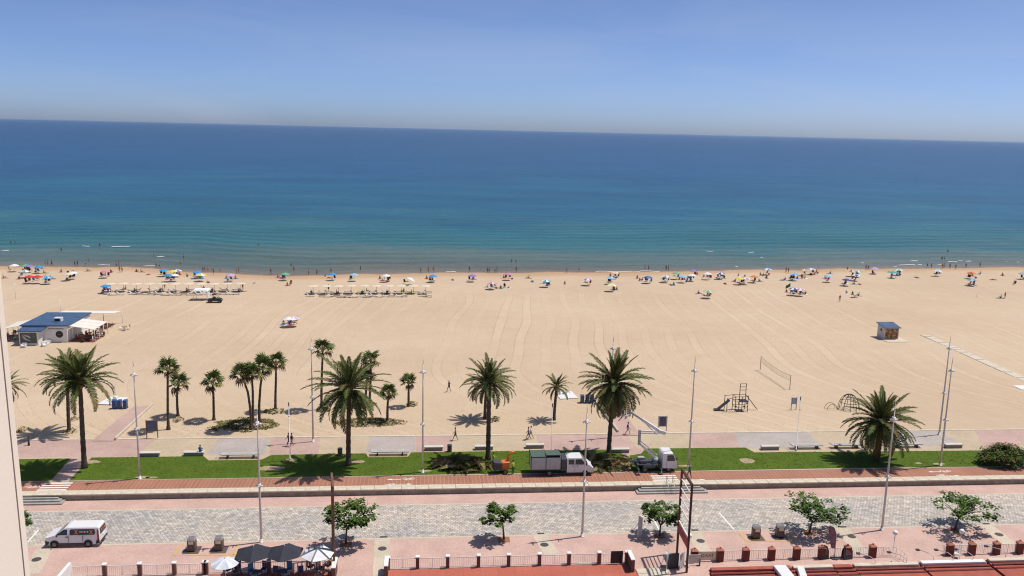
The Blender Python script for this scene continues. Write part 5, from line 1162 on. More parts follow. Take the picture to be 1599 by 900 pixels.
for i, (x, y) in enumerate(((37, 543), (69, 541), (73, 539), (76, 536.5), (112, 530), (116, 527))):
    t = thing('white_lounge_chair', 'white low armchair against the front of the beach bar', 'chair', S(x, y), i*.7, 'white armchairs in front of the beach bar'); MB().bbox((0, 0, .25), (.75, .7, .4), .06).build('seat', 'white_metal', t); MB().bbox((0, .32, .55), (.75, .14, .5), .05).build('backrest', 'white_metal', t); [MB().bbox((s*.34, 0, .42), (.12, .7, .34), .04).build('armrest', 'white_metal', t) for s in (-1, 1)]
# potted plant at the annex
p = S(69, 533); t = thing('potted_plant', 'small bushy plant in a pot beside the beach bar annex', 'plant', p); MB().tube([(0, 0, 0), (0, 0, .5)], [.2, .28], 10).build('pot', 'concrete_dark', t); b = MB(); leaf_blob(b, (0, 0, 1.2), (.55, .5, .75), 160, random.Random(3), .25); b.build('foliage', ['leaf_a', 'leaf_b'], t); MB().tube([(0, 0, .4), (0, 0, 1.2)], .04, 5).build('stem', 'bark', t)

# ---------------------------------------------------------------- mural shed
mat('shed_white', (.60, .57, .53), .8, .07, 1.5)
def mural():
    m = bpy.data.materials.new('mural'); m.use_nodes = True; n = m.node_tree.nodes; l = m.node_tree.links; b = n['Principled BSDF']; b.inputs['Roughness'].default_value = .7
    tc = n.new('ShaderNodeTexCoord'); v = n.new('ShaderNodeTexVoronoi'); v.inputs['Scale'].default_value = 1.9; l.new(tc.outputs['Object'], v.inputs['Vector']); nz = n.new('ShaderNodeTexNoise'); nz.inputs['Scale'].default_value = 2.6; nz.inputs['Detail'].default_value = 3; l.new(tc.outputs['Object'], nz.inputs['Vector'])
    ad = n.new('ShaderNodeMath'); l.new(v.outputs['Distance'], ad.inputs[0]); l.new(nz.outputs[0], ad.inputs[1]); cr = n.new('ShaderNodeValToRGB'); cr.color_ramp.interpolation = 'CONSTANT'; st_ = [(0, (.08, .045, .02)), (.62, (.56, .42, .12)), (.78, (.06, .04, .025)), (.9, (.60, .50, .20)), (1.0, (.22, .06, .03))]
    e = cr.color_ramp.elements
    while len(e) < len(st_): e.new(.5)
    for q, (p_, c_) in zip(e, st_): q.position = p_; q.color = (*c_, 1)
    l.new(ad.outputs[0], cr.inputs[0]); l.new(cr.outputs[0], b.inputs['Base Color']); MATS['mural'] = m
mural()
a, b_ = S(1379.5, 530.5), S(1398, 528.5); w_ = (b_-a).x; dd = 2.6; sh = thing('beach_shed', 'small white shed with blue mono-pitch roof and painted front on the sand', 'shed', a)
MB().add([(0, 0, 0), (w_, 0, 0), (w_, dd, 0), (0, dd, 0), (0, 0, 2.35), (w_, 0, 2.35), (w_, dd, 2.75), (0, dd, 2.75)], [(0, 3, 2, 1), (4, 5, 6, 7), (0, 1, 5, 4), (1, 2, 6, 5), (2, 3, 7, 6), (3, 0, 4, 7)]).build('wall', 'shed_white', sh)
q = MB().box((w_/2, dd/2, 2.66), (w_+.5, dd+.7, .12), rx=math.atan2(.4, dd)).build('roof', 'bar_roof', sh); MB().box((w_/2+.03, -.02, 1.18), (w_*.86, .04, 1.95)).build('painted_shutter', 'mural', sh); MB().box((-.015, dd*.45, 1.75), (.03, .5, .5)).build('side_hatch', 'bar_dark', sh); MB().box((w_/2+.4, -.1, .03), (w_+1.6, dd+1.6, .1)).build('base_slab', 'coping', sh)
# ---------------------------------------------------------------- people
SKIN = [('skin_a', (.36, .20, .13)), ('skin_b', (.26, .13, .08)), ('skin_c', (.44, .27, .19))]
for n_, c_ in SKIN: mat(n_, c_, .6, .06, 6)
for n_, c_ in [('hair_dark', (.025, .018, .014)), ('hair_brown', (.10, .055, .03)), ('hair_fair', (.34, .24, .12)), ('wear_black', (.02, .02, .024)), ('wear_navy', (.02, .03, .09)), ('wear_red', (.38, .03, .03)), ('wear_white', (.70, .69, .67)), ('wear_blue', (.05, .16, .40)), ('wear_teal', (.03, .25, .27)), ('wear_pink', (.55, .16, .24)), ('wear_green', (.04, .15, .05)), ('wear_hivis', (.55, .62, .04)), ('wear_orange', (.62, .22, .04)), ('wear_grey', (.16, .16, .17)), ('wear_tan', (.40, .30, .20))]: mat(n_, c_, .8, .08, 4)
def body(pose, top_style):
    """joints -> one continuous skinned figure.  faces +x... returns mesh with slots skin, top, bottom, hair, shoe"""
    J = {}; 
    def set_(**k): J.update({a: Vector(b) for a, b in k.items()})
    if pose in ('stand', 'walk', 'reach'):
        h = .93; set_(pel=(0, 0, h), sp=(0, 0, h+.22), ch=(0, 0, h+.42), nk=(.01, 0, h+.55), hd=(.03, 0, h+.64), ht=(.03, 0, h+.80))
        st_ = .30 if pose == 'walk' else .03
        for s, sd in ((1, 'l'), (-1, 'r')):
            f = s*st_
            J['hip'+sd] = Vector((0, s*.09, h-.04)); J['kn'+sd] = Vector((f*.55+(.06 if pose == 'walk' and s < 0 else .02), s*.10, .50)); J['an'+sd] = Vector((f-(.06 if pose == 'walk' and s < 0 else 0), s*.10, .09+(.05 if pose == 'walk' and s < 0 else 0))); J['to'+sd] = J['an'+sd]+Vector((.17, s*.02, -.055))
            J['sh'+sd] = Vector((0, s*.17, h+.46)); g = -f*.8
            if pose == 'reach': J['el'+sd] = Vector((.20, s*.22, h+.26)); J['wr'+sd] = Vector((.42, s*.14, h+.30))
            else: J['el'+sd] = Vector((g*.5-.02, s*.23, h+.20)); J['wr'+sd] = Vector((g+.06, s*.23, h-.02))
    elif pose in ('sit', 'chair'):
        z = .12 if pose == 'sit' else .50
        set_(pel=(0, 0, z), sp=(-.05, 0, z+.22), ch=(-.04, 0, z+.42), nk=(0, 0, z+.55), hd=(.03, 0, z+.64), ht=(.04, 0, z+.80))
        for s, sd in ((1, 'l'), (-1, 'r')):
            J['hip'+sd] = Vector((.03, s*.09, z)); 
            if pose == 'sit': J['kn'+sd] = Vector((.42, s*.14, .44+.06*s)); J['an'+sd] = Vector((.68+.08*s, s*.12, .08))
            else: J['kn'+sd] = Vector((.44, s*.11, z+.02)); J['an'+sd] = Vector((.46, s*.10, .09))
            J['to'+sd] = J['an'+sd]+Vector((.17, s*.02, -.04 if pose == 'chair' else .02)); J['sh'+sd] = Vector((-.02, s*.17, z+.46))
            J['el'+sd] = Vector((.14, s*.24, z+.26)); J['wr'+sd] = Vector((.36, s*.16, z+.26 if pose == 'sit' else z+.2))
    else:  # lie on the back, head toward -x
        set_(pel=(0, 0, .12), sp=(-.22, 0, .13), ch=(-.42, 0, .15), nk=(-.56, 0, .15), hd=(-.65, 0, .17), ht=(-.82, 0, .19))
        for s, sd in ((1, 'l'), (-1, 'r')):
            J['hip'+sd] = Vector((.04, s*.09, .11)); kz = .38 if s > 0 else .13; J['kn'+sd] = Vector((.40 if s > 0 else .46, s*.11, kz)); J['an'+sd] = Vector((.62 if s > 0 else .88, s*.10, .08)); J['to'+sd] = J['an'+sd]+Vector((.12, s*.02, .06 if s > 0 else .14))
            J['sh'+sd] = Vector((-.46, s*.17, .14)); J['el'+sd] = Vector((-.26, s*.30, .12)); J['wr'+sd] = Vector((-.02, s*.28, .10))
    R = dict(pel=.135, sp=.12, ch=.135, nk=.055, hd=.085, ht=.075); 
    for sd in 'lr': R.update({'hip'+sd: .095, 'kn'+sd: .058, 'an'+sd: .040, 'to'+sd: .032, 'sh'+sd: .065, 'el'+sd: .042, 'wr'+sd: .030})
    E_ = [('pel', 'sp', 't'), ('sp', 'ch', 't'), ('ch', 'nk', 's'), ('nk', 'hd', 's'), ('hd', 'ht', 'h')]
    for sd in 'lr': E_ += [('pel', 'hip'+sd, 'b'), ('hip'+sd, 'kn'+sd, 'b'), ('kn'+sd, 'an'+sd, 'c'), ('an'+sd, 'to'+sd, 'f'), ('ch', 'sh'+sd, 't'), ('sh'+sd, 'el'+sd, 'u'), ('el'+sd, 'wr'+sd, 's')]
    names = list(J); ix = {n: i for i, n in enumerate(names)}
    me = bpy.data.meshes.new('skel'); me.from_pydata([J[n] for n in names], [(ix[a], ix[b_]) for a, b_, _ in E_], []); ob = bpy.data.objects.new('skel', me); col.objects.link(ob)
    sk = ob.modifiers.new('skin', 'SKIN'); sk.use_smooth_shade = True
    if not me.skin_vertices: pass
    lay = me.skin_vertices[0].data if me.skin_vertices else None
    if lay is None:
        bpy.context.view_layer.objects.active = ob; ob.select_set(True); bpy.ops.mesh.customdata_skin_add(); lay = me.skin_vertices[0].data
    for n in names: lay[ix[n]].radius = (R[n], R[n]*(.82 if n in ('pel', 'sp', 'ch') else 1)); 
    lay[ix['pel']].use_root = True
    sb = ob.modifiers.new('sub', 'SUBSURF'); sb.levels = 1; sb.render_levels = 1
    bpy.context.view_layer.update(); dg = bpy.context.evaluated_depsgraph_get(); out = bpy.data.meshes.new_from_object(ob.evaluated_get(dg)); bpy.data.objects.remove(ob)
    b = MB(); vs = [v.co.copy() for v in out.vertices]
    segs = [(J[a], J[b_], k) for a, b_, k in E_]
    def near(p):
        best = None
        for a, b_, k in segs:
            d = b_-a; t = max(0, min(1, (p-a).dot(d)/d.length_squared)); q = (p-a-d*t).length
            if best is None or q < best[0]: best = (q, k, t)
        return best
    mp = {'t': {'suit': 1, 'trunks': 0, 'dress': 1}[top_style], 'b': 2, 'u': 1 if top_style == 'dress' else 0, 's': 0, 'c': 2 if top_style == 'dress' else 0, 'h': 0, 'f': 4 if top_style == 'dress' else 0}
    b.v = [tuple(v) for v in vs]
    for p in out.polygons:
        c = sum((vs[i] for i in p.vertices), Vector())/len(p.vertices); q, k, t = near(c); mi = mp[k]
        if k == 'b' and top_style != 'dress' and t > .45 and q > -1 and (c-J['pel']).length > .30: mi = 0
        b.f.append(list(p.vertices)); b.m.append(mi); b.sm.append(True)
    bpy.data.meshes.remove(out)
    # hair cap, nose, ears on the head; five fingers on each hand
    hd, ht = J['hd'], J['ht']; ax = (ht-hd).normalized(); fw = Vector((1, 0, 0)) if pose != 'lie' else Vector((0, 0, 1)); c = hd.lerp(ht, .55)
    b.ell(c-fw*.02+ax*.025, (.098, .092, .10), 8, 6, 3); b.ell(c+fw*.10-ax*.03, (.016, .014, .02), 5, 4, 0)
    for s in (-1, 1): b.ell(c+Vector((0, s*.085, 0))-ax*.02, (.02, .012, .03), 5, 4, 0); b.ell(c+fw*.085+Vector((0, s*.032, 0)), (.008, .012, .008), 5, 4, 3)
    for sd, s in (('l', 1), ('r', -1)):
        w_, e_ = J['wr'+sd], J['el'+sd]; d = (w_-e_).normalized(); sv = d.cross(Vector((0, 1, 0))).normalized(); 
        if sv.length < .1: sv = Vector((0, 0, 1))
        b.ell(w_+d*.05, (.035, .025, .04), 6, 5, 0)
        for k in range(4): p = w_+d*.075+sv*(.016*(k-1.5)); L = (.065, .08, .075, .055)[k]; b.tube([p, p+d*L*.55, p+d*L*.9+Vector((.01, -s*.015, -.01))], [.010, .009, .007], 5, 0)
        p = w_+d*.03+sv*.03; b.tube([p, p+d*.03+sv*.022, p+d*.055+sv*.026], [.012, .010, .008], 5, 0)
    return b
BODY = {}
for ps in ('stand', 'walk', 'reach', 'sit', 'chair', 'lie'):
    for stl in ('suit', 'trunks', 'dress'):
        BODY[ps, stl] = body(ps, stl)
PM = {}
def person(label, loc, rz, pose='stand', style='trunks', top='wear_navy', bot='wear_navy', skin='skin_a', hair='hair_dark', group=None, scale=1.0):
    key = (pose, style, top, bot, skin, hair)
    if key not in PM: PM[key] = BODY[pose, style].mesh('person', [skin, top, bot, hair, 'wear_black'])
    o = link('person', PM[key], None, loc, rz); o.scale = (scale,)*3; return tag(o, label, 'person', group)
CN = {'wear_black': 'black', 'wear_navy': 'navy', 'wear_red': 'red', 'wear_white': 'white', 'wear_blue': 'blue', 'wear_teal': 'teal', 'wear_pink': 'pink', 'wear_green': 'green', 'wear_grey': 'grey', 'wear_tan': 'tan', 'wear_orange': 'orange'}

# people on the promenade and at work
def G(x, y): return P(x, y, ZP)
person('person in dark shorts walking past the trimmed palm on the promenade', G(711, 688), 2.9, 'walk', 'trunks', 'skin_b', 'wear_black', 'skin_b')
person('person in white walking beside another on the promenade near the young palm', G(829, 685.5), 2.6, 'walk', 'dress', 'wear_white', 'wear_tan', 'skin_a'); person('person in grey dress walking with a companion in white', G(825, 687), 2.8, 'walk', 'suit', 'wear_grey', 'wear_grey', 'skin_b', 'hair_brown')
person('person in dark clothes walking off the beach path by the boom lift', G(980, 679), -.3, 'walk', 'dress', 'wear_black', 'wear_tan', 'skin_b'); person('person in black walking beside the short thin lamp post', G(451, 697), -2.6, 'walk', 'dress', 'wear_black', 'wear_black', 'skin_a'); person('person in pink shorts next to the one in black by the thin lamp post', G(456, 697.5), -2.5, 'walk', 'suit', 'wear_black', 'wear_pink', 'skin_c')
person('person in blue shirt sitting on the stone block bench', G(313, 712)+Vector((0, 0, .06)), 1.5, 'chair', 'dress', 'wear_blue', 'wear_navy', 'skin_a'); person('person in dark shirt standing on the cycle path below the lamp post', G(1076, 747), 1.8, 'walk', 'dress', 'wear_green', 'wear_black', 'skin_a', 'hair_fair')
person('worker in yellow vest and green trousers by the trimmed palm trunk', G(770, 729), .3, 'reach', 'dress', 'wear_hivis', 'wear_green', 'skin_a'); person('worker in yellow vest feeding the orange chipper from the truck side', G(801, 741), 2.4, 'reach', 'dress', 'wear_hivis', 'wear_green', 'skin_a')
person('lone walker in dark swimwear on the open groomed sand', S(701, 612), 2.2, 'walk', 'suit', 'wear_black', 'wear_black', 'skin_b')
person('worker in orange standing in the boom basket among the fronds', B0+c_basket if False else B0+e4+Vector((-.5, .1, -.48)), 3.0, 'reach', 'dress', 'wear_orange', 'wear_grey', 'skin_a')
for i, (x, y, rz, tp) in enumerate([(484, 892, .4, 'wear_pink'), (512, 890, 2.6, 'wear_white'), (497, 888, -1.4, 'wear_red'), (368, 899, .5, 'wear_navy'), (356, 897, 2.5, 'wear_navy')]):
    person(['person in pink seated below the white panelled umbrella', 'person in white seated below the white panelled umbrella', 'person in red seated below the white panelled umbrella', 'person in navy seated by the small striped umbrella pole', 'second person in navy seated in front of the striped umbrella'][i], P(x, y, .03), rz, 'chair', 'dress', tp, 'wear_grey', SKIN[i % 3][0], ('hair_dark', 'hair_fair', 'hair_brown')[i % 3])

for x, y, rz in ((368, 899, .5), (356, 897, 2.5)): cafe_chair('dark blue terrace chair by the small striped umbrella', x, y, rz+math.pi/2, 'chair_blue', 'dark blue chairs by the striped umbrella')
# ---------------------------------------------------------------- beach umbrellas
for n_, c_ in [('u_blue', (.04, .26, .52)), ('u_navy', (.05, .06, .24)), ('u_red', (.58, .035, .03)), ('u_white', (.72, .72, .70)), ('u_green', (.10, .42, .22)), ('u_purple', (.24, .18, .46)), ('u_pink', (.58, .22, .32)), ('u_yellow', (.65, .60, .08)), ('u_teal', (.05, .36, .40)), ('u_cream', (.66, .56, .40)), ('u_orange', (.60, .22, .05)), ('u_lilac', (.50, .36, .58)), ('u_grey', (.30, .33, .38)), ('u_sky', (.28, .50, .66))]: mat(n_, c_, .75, .08, 2)
UM = {}
pol = MB().tube([(0, 0, -.25), (0, 0, 2.12)], .022, 6).mesh('pole', 'white_metal'); fin = MB().tube([(0, 0, 0), (0, 0, .12)], [.03, .012], 6).mesh('finial', 'white_metal')
def umbrella(label, x, y, c1, c2=None, R=1.05, tilt=0.0):
    z = ZP
    for _ in range(6): p = P(x, y, z+2.0); z = sand_z(p.x, p.y)
    k = (c1, c2, R)
    if k not in UM: UM[k] = parasol_mesh('canopy', R, 8, .38*R, [c1, c2] if c2 else [c1], alt=c2 is not None)
    t = thing('beach_umbrella', label, 'beach umbrella', (p.x, p.y, z), rnd.uniform(0, .7)); link('pole', pol, t); link('canopy', UM[k], t, (0, 0, 2.1)); link('finial', fin, t, (0, 0, 2.09)); t.rotation_euler[0] = tilt; return t
UL = [(22, 413, 'u_white', None), (40, 413.5, 'u_green', None), (45, 414, 'u_purple', None), (60, 415.5, 'u_blue', None), (39, 422, 'u_white', 'u_grey'), (46, 430.5, 'u_red', None), (58.5, 430.5, 'u_red', None), (74, 431.5, 'u_sky', 'u_blue'), (113, 424.5, 'u_white', None), (106, 426.5, 'u_cream', None), (164, 422.5, 'u_pink', None), (165, 445, 'u_blue', None),
      (255, 420.5, 'u_blue', None), (263, 428.5, 'u_blue', None), (272, 428, 'u_white', None), (269, 422.5, 'u_yellow', None), (276, 421, 'u_purple', 'u_white'), (308, 423.5, 'u_blue', None), (314, 427.5, 'u_white', 'u_yellow'), (360, 428.5, 'u_lilac', None), (445, 426.5, 'u_green', None), (519, 426.8, 'u_blue', None), (553, 427.5, 'u_sky', None), (603, 429, 'u_white', None), (637, 433.5, 'u_white', None), (676, 429.5, 'u_blue', None), (738, 429, 'u_purple', None), (794, 426.5, 'u_pink', None), (769, 440, 'u_pink', 'u_cream'), (853, 437, 'u_teal', 'u_white'), (918, 434.5, 'u_purple', 'u_white'), (960, 424.5, 'u_cream', None), (954, 432.5, 'u_sky', None), (955, 443.5, 'u_white', 'u_yellow'),
      (1012, 431.5, 'u_navy', 'u_blue'), (1040, 430, 'u_grey', 'u_white'), (1056, 425.5, 'u_green', None), (1067, 430.5, 'u_sky', None), (1082, 421.5, 'u_purple', None), (1081, 428.5, 'u_white', None), (1105, 426, 'u_white', None), (1125, 425.5, 'u_navy', 'u_white'), (1155, 433.5, 'u_yellow', None), (1164, 433, 'u_white', 'u_pink'), (1178, 430.5, 'u_orange', None), (1198, 419, 'u_white', 'u_blue'), (1106, 453.5, 'u_cream', 'u_green'), (1241, 427.5, 'u_blue', 'u_sky'), (1256, 420.5, 'u_cream', 'u_orange'), (1267, 419, 'u_white', 'u_grey'), (1294, 430, 'u_sky', None), (1331, 421.5, 'u_red', 'u_cream'), (1339, 422.5, 'u_teal', 'u_white'), (1336, 428, 'u_white', 'u_navy'), (1366, 418, 'u_lilac', None), (1395, 424, 'u_teal', None), (1322, 435.5, 'u_navy', None), (1240, 449.5, 'u_white', 'u_navy'), (1250, 450.5, 'u_pink', 'u_white'), (1403, 420, 'u_white', 'u_green'), (1464, 421.5, 'u_sky', 'u_white'), (1517, 425, 'u_red', 'u_orange'), (1518, 435.5, 'u_sky', 'u_blue'), (1597, 426, 'u_grey', None), (451, 495.5, 'u_white', None), (458, 495, 'u_lilac', 'u_white')]
def cname(c): return {'u_sky': 'pale blue'}.get(c, c[2:])
seen = {}
PL = {22: 'in the shoreline crowd beyond the beach bar', 40: 'squeezed next to a purple one', 45: 'squeezed next to a green one', 60: 'behind the red pair', 74: 'next to the red pair', 113: 'over two dark chairs on the sand', 255: 'at the head of a tight blue cluster', 263: 'in front of another blue one', 308: 'beside a white and yellow one', 165: 'standing apart near the loungers', 519: 'close to the waterline past the lounger block', 676: 'with three bathers behind it at the waterline', 451: 'alone far up the groomed sand', 637: 'with a single sunbather under it', 603: 'at the end of the lounger block', 738: 'alone near the empty stretch of water', 1105: 'between the purple and navy ones'}
for x, y, c1, c2 in UL:
    nm = cname(c1)+(' and '+cname(c2) if c2 else ''); lab = nm+' beach umbrella '+PL.get(x, ''); lab = lab.strip()
    if x not in PL:
        near = min((u for u in UL if u[0] != x), key=lambda u: (u[0]-x)**2+4*(u[1]-y)**2); lab = nm+' beach umbrella close to a '+cname(near[2])+(' and '+cname(near[3]) if near[3] else '')+' one'
    t = umbrella(lab, x, y, c1, c2, 1.32 if c2 else 1.22); seen.setdefault(lab, []).append(t)
    if x == 637: t.rotation_euler[1] = .5
for lab, L in seen.items():
    if len(L) > 1:
        for t in L: t['group'] = 'matching umbrellas: '+lab

# ---------------------------------------------------------------- bathers and sunbathers
TW = ['wear_blue', 'wear_red', 'wear_white', 'wear_teal', 'wear_pink', 'wear_tan']
twm = {}
for m_ in TW:
    b = MB(); vs = []
    for i in range(9):
        for j in range(4): vs.append((-1+i*.25, -.42+j*.28, .02+.012*math.sin(i*2.1+j)))
    b.add(vs, [(i*4+j, i*4+4+j, i*4+5+j, i*4+1+j) for i in range(8) for j in range(3)], 0, True); b.add([(x, y, 0) for x, y in ((-1, -.42), (1, -.42), (1, .42), (-1, .42))], [(3, 2, 1, 0)], 0); twm[m_] = b.mesh('beach_towel', m_)
rp = random.Random(11)
# folding chairs and cool boxes under the umbrellas
FC = {}
for m_ in ('wear_black', 'wear_navy', 'wear_blue', 'wear_red'):
    t = thing('folding_chair', 'x', 'beach chair', (0, 0, -50)); MB().bbox((0, 0, .30), (.5, .5, .04), .015).build('seat', m_, t); MB().box((-.32, 0, .62), (.05, .5, .66), ry=-.35).build('backrest', m_, t)
    for s in (-1, 1): MB().tube([(-.25, s*.25, 0), (.22, s*.25, .52), (-.3, s*.25, .54)], .018, 4).build('frame', 'white_metal', t)
    FC[m_] = [t, False]
cl_ = {}
def beach_chair(p, rz, where):
    m_ = rp.choice(list(FC)); lab = CN[m_]+' folding beach chair '+where
    if not FC[m_][1]: t = FC[m_][0]; t.location = p; FC[m_][1] = True; t['label'] = lab
    else: t = dup(FC[m_][0], p, 0, lab)
    t.scale = (1, 1, 1.25); t.rotation_euler[2] = rz; cl_.setdefault(lab, []).append(t)

def near_um(x, y):
    u = min(UL, key=lambda u: (u[0]-x)**2+3*(u[1]+8-y)**2); return u if abs(u[0]-x) < 22 else None
used = {}
def bather(x, y, pose, where):
    sk = rp.choice(SKIN)[0]; hr_ = rp.choice(('hair_dark', 'hair_dark', 'hair_brown', 'hair_fair')); st_ = rp.choice(('suit', 'trunks', 'trunks')); c = rp.choice(('wear_black', 'wear_navy', 'wear_red', 'wear_blue', 'wear_teal', 'wear_black', 'wear_pink'))
    kind = {'stand': 'standing', 'walk': 'walking', 'sit': 'sitting', 'lie': 'lying', 'chair': 'sitting', 'reach': 'standing'}[pose]; wear = CN[c]+(' swimsuit' if st_ == 'suit' else ' swim shorts')
    if where == 'water':
        p = P(x, y, ZSEA); p.z = ZSEA-min(.75, max(.1, .07*(p.y-YS(p.x)))); lab = 'bather in %s standing in the sea' % wear
    elif where == 'shore':
        p = P(x, y, ZSEA+.05); p.z = sand_z(p.x, p.y); lab = 'bather in %s %s along the waterline' % (wear, kind)
    else:
        p = S(x, y); u = near_um(x, y); lab = 'sunbather in %s %s %s' % (wear, kind, ('near the '+cname(u[2])+(' and '+cname(u[3]) if u[3] else '')+' umbrella') if u else 'on open sand')
    rz = rp.uniform(0, 6.28) if pose in ('stand', 'walk') else rp.choice((1.3, 1.6, 1.9, 4.5, .3, 3.0))
    o = person(lab, p, rz, pose, st_, c, c, sk, hr_, None, rp.uniform(.92, 1.06)); used.setdefault(lab, []).append(o)
    if where == 'sand' and pose == 'chair': beach_chair(p, rz, ('by the '+cname(u[2])+(' and '+cname(u[3]) if u[3] else '')+' umbrella') if u else 'on open sand')
    if where == 'sand' and pose in ('sit', 'lie'):
        m_ = rp.choice(TW); q = link('beach_towel', twm[m_], None, (p.x+(.2 if pose == 'sit' else 0)*math.cos(rz), p.y+.2*math.sin(rz), p.z+.035), rz); l2 = CN[m_]+' beach towel under a '+kind+' sunbather '+(('near the '+cname(u[2])+(' and '+cname(u[3]) if u[3] else '')+' umbrella') if u else 'on open sand'); used.setdefault(l2, []).append(tag(q, l2, 'towel'))
for x, y in [(17, 380), (24, 378.5), (96, 391.5), (156, 384), (139, 407.5), (287, 402.5), (282, 411.5), (404, 384.5), (455, 415.5), (459, 421), (563, 421.5), (799, 409), (806, 409), (1480, 393.5), (1471, 404.5), (1475, 404.5), (1007, 422), (1013, 422), (1040, 422), (1043.5, 422), (517, 425), (240, 398.5)]: bather(x, y, 'stand', 'water')
for i, (x, y) in enumerate([(71, 416.5), (75, 416), (81, 415.5), (117, 415.5), (121, 415), (134, 415.5), (182, 417.5), (186, 417), (187, 429.5), (191, 429.5), (244, 419.5), (249, 418.5), (317, 424), (320, 424.5), (325, 425), (331, 425.5), (334, 431), (344, 426.5), (369, 428), (373, 428), (423, 429), (482, 429), (495, 430.5), (657, 427), (669, 427.5), (677, 426), (733, 425), (761, 427), (764, 426.5), (773, 425), (776, 425), (806, 426), (885, 428), (904, 425.5), (1227, 429.5), (1230.5, 429.5), (1352, 423.5), (1355.5, 423.5), (1448, 419), (1454, 419), (1471, 420), (1474, 420), (1483, 421), (1492, 422.5), (1508, 419.5), (1530, 418)]): bather(x, y, 'walk' if i % 3 else 'stand', 'shore')
for x, y, ps in [(96, 425.5, 'sit'), (136, 424, 'sit'), (68, 427, 'sit'), (5, 435, 'sit'), (30, 436, 'sit'), (173, 425.5, 'sit'), (36, 424, 'sit'), (45, 426, 'chair'), (56, 423, 'sit'), (66, 420, 'sit'), (46, 438, 'chair'), (58, 438, 'chair'), (72, 437, 'chair'), (79, 436, 'sit'), (107, 430, 'chair'), (113, 430, 'chair'), (160, 431, 'sit'), (165, 430, 'sit'), (166, 452.5, 'sit'), (213, 424.5, 'sit'), (220, 425.5, 'sit'), (231, 429.5, 'lie'), (252, 429, 'chair'), (258, 429, 'sit'), (262, 435, 'sit'), (266, 435.5, 'lie'), (271, 435, 'chair'), (280, 429, 'sit'), (292, 433, 'sit'), (310, 434, 'sit'), (315, 435, 'lie'), (354, 435, 'sit'), (368, 435.5, 'sit'), (325, 441, 'lie'), (397, 443, 'lie'), (433, 434, 'sit'), (441, 435.5, 'sit'), (449, 446, 'sit'), (454, 445.5, 'chair'), (508, 433.5, 'sit'), (515, 434.5, 'lie'), (549, 435, 'sit'), (593, 436, 'sit'), (600, 438.5, 'sit'), (606, 440, 'lie'), (635, 440.5, 'lie'), (666, 435.5, 'sit'), (672, 437.5, 'lie'), (707, 437.5, 'lie'), (738, 437, 'sit'), (786, 434.5, 'sit'), (790, 434.5, 'chair'), (762, 449, 'sit'), (768, 448, 'sit'), (775, 450, 'lie'), (782, 450.5, 'sit'), (788, 449.5, 'chair'), (794, 450, 'lie'),
        (826, 435, 'sit'), (831, 440, 'lie'), (849, 443, 'sit'), (857, 445, 'sit'), (882, 444, 'sit'), (915, 441.5, 'lie'), (953, 432, 'sit'), (960, 433.5, 'lie'), (952, 440, 'sit'), (957, 452.5, 'sit'), (963, 453, 'sit'), (995, 435, 'sit'), (999, 438.5, 'sit'), (1003, 439, 'sit'), (1010, 440, 'chair'), (1035, 436, 'sit'), (1039, 435.5, 'sit'), (1053, 431.5, 'lie'), (1061, 437, 'sit'), (1069, 437, 'sit'), (1076, 434.5, 'lie'), (1083, 434.5, 'sit'), (1089, 429.5, 'sit'), (1052, 445, 'sit'), (1048, 445.5, 'lie'), (1099, 433.5, 'sit'), (1104, 432.5, 'sit'), (1121, 435, 'lie'), (1126, 433, 'chair'), (1131, 435, 'sit'), (1132, 443.5, 'lie'), (1148, 440.5, 'sit'), (1154, 442, 'lie'), (1153, 432, 'sit'), (1163, 433, 'sit'), (1176, 439, 'lie'), (1185, 440, 'sit'), (1187, 430, 'sit'), (1192, 431, 'sit'), (1197, 434.5, 'sit'), (1090, 459, 'sit'), (1101, 462, 'lie'), (1105, 461.5, 'sit'), (1221, 438.5, 'lie'), (1226, 438, 'sit'), (1234, 435.5, 'sit'), (1240, 436, 'chair'), (1245, 435.5, 'sit'), (1252, 435.5, 'chair'), (1257, 435.5, 'sit'), (1266, 429.5, 'lie'), (1272, 429.5, 'sit'), (1277, 428.5, 'sit'), (1288, 435, 'sit'), (1292, 436, 'lie'), (1297, 428, 'sit'), (1323, 421.5, 'sit'), (1334, 433, 'lie'), (1363, 427.5, 'sit'), (1390, 426, 'lie'), (1321, 443.5, 'sit'), (1317, 444, 'lie'), (1334, 444.5, 'sit'), (1342, 444.5, 'lie'), (1228, 456.5, 'sit'), (1236, 457.5, 'chair'), (1241, 458, 'chair'), (1249, 459, 'sit'), (1254, 458.5, 'lie'), (1258, 460, 'sit'), (1321, 458.5, 'sit'), (1331, 460, 'sit'), (1333, 465, 'lie'), (1341, 462.5, 'sit'), (1311, 471.5, 'walk'), (1401, 425.5, 'sit'), (1432, 434, 'lie'), (1461, 428, 'lie'), (1467, 427.5, 'sit'), (1512, 432, 'sit'), (1519, 431.5, 'sit'), (1514, 445, 'lie'), (1521, 445.5, 'sit'), (1531, 429, 'sit'), (1565, 430.5, 'sit'), (1551, 437.5, 'lie'), (1597, 429, 'sit'), (1584, 445, 'chair'), (1563, 466, 'sit'), (1569, 466, 'stand'), (443, 506.5, 'sit'), (452, 507, 'sit'), (459, 507, 'chair')]: bather(x, y, ps, 'sand')
for lab, L in used.items():
    if len(L) > 1:
        for o in L: o['group'] = ('look-alikes: '+lab)

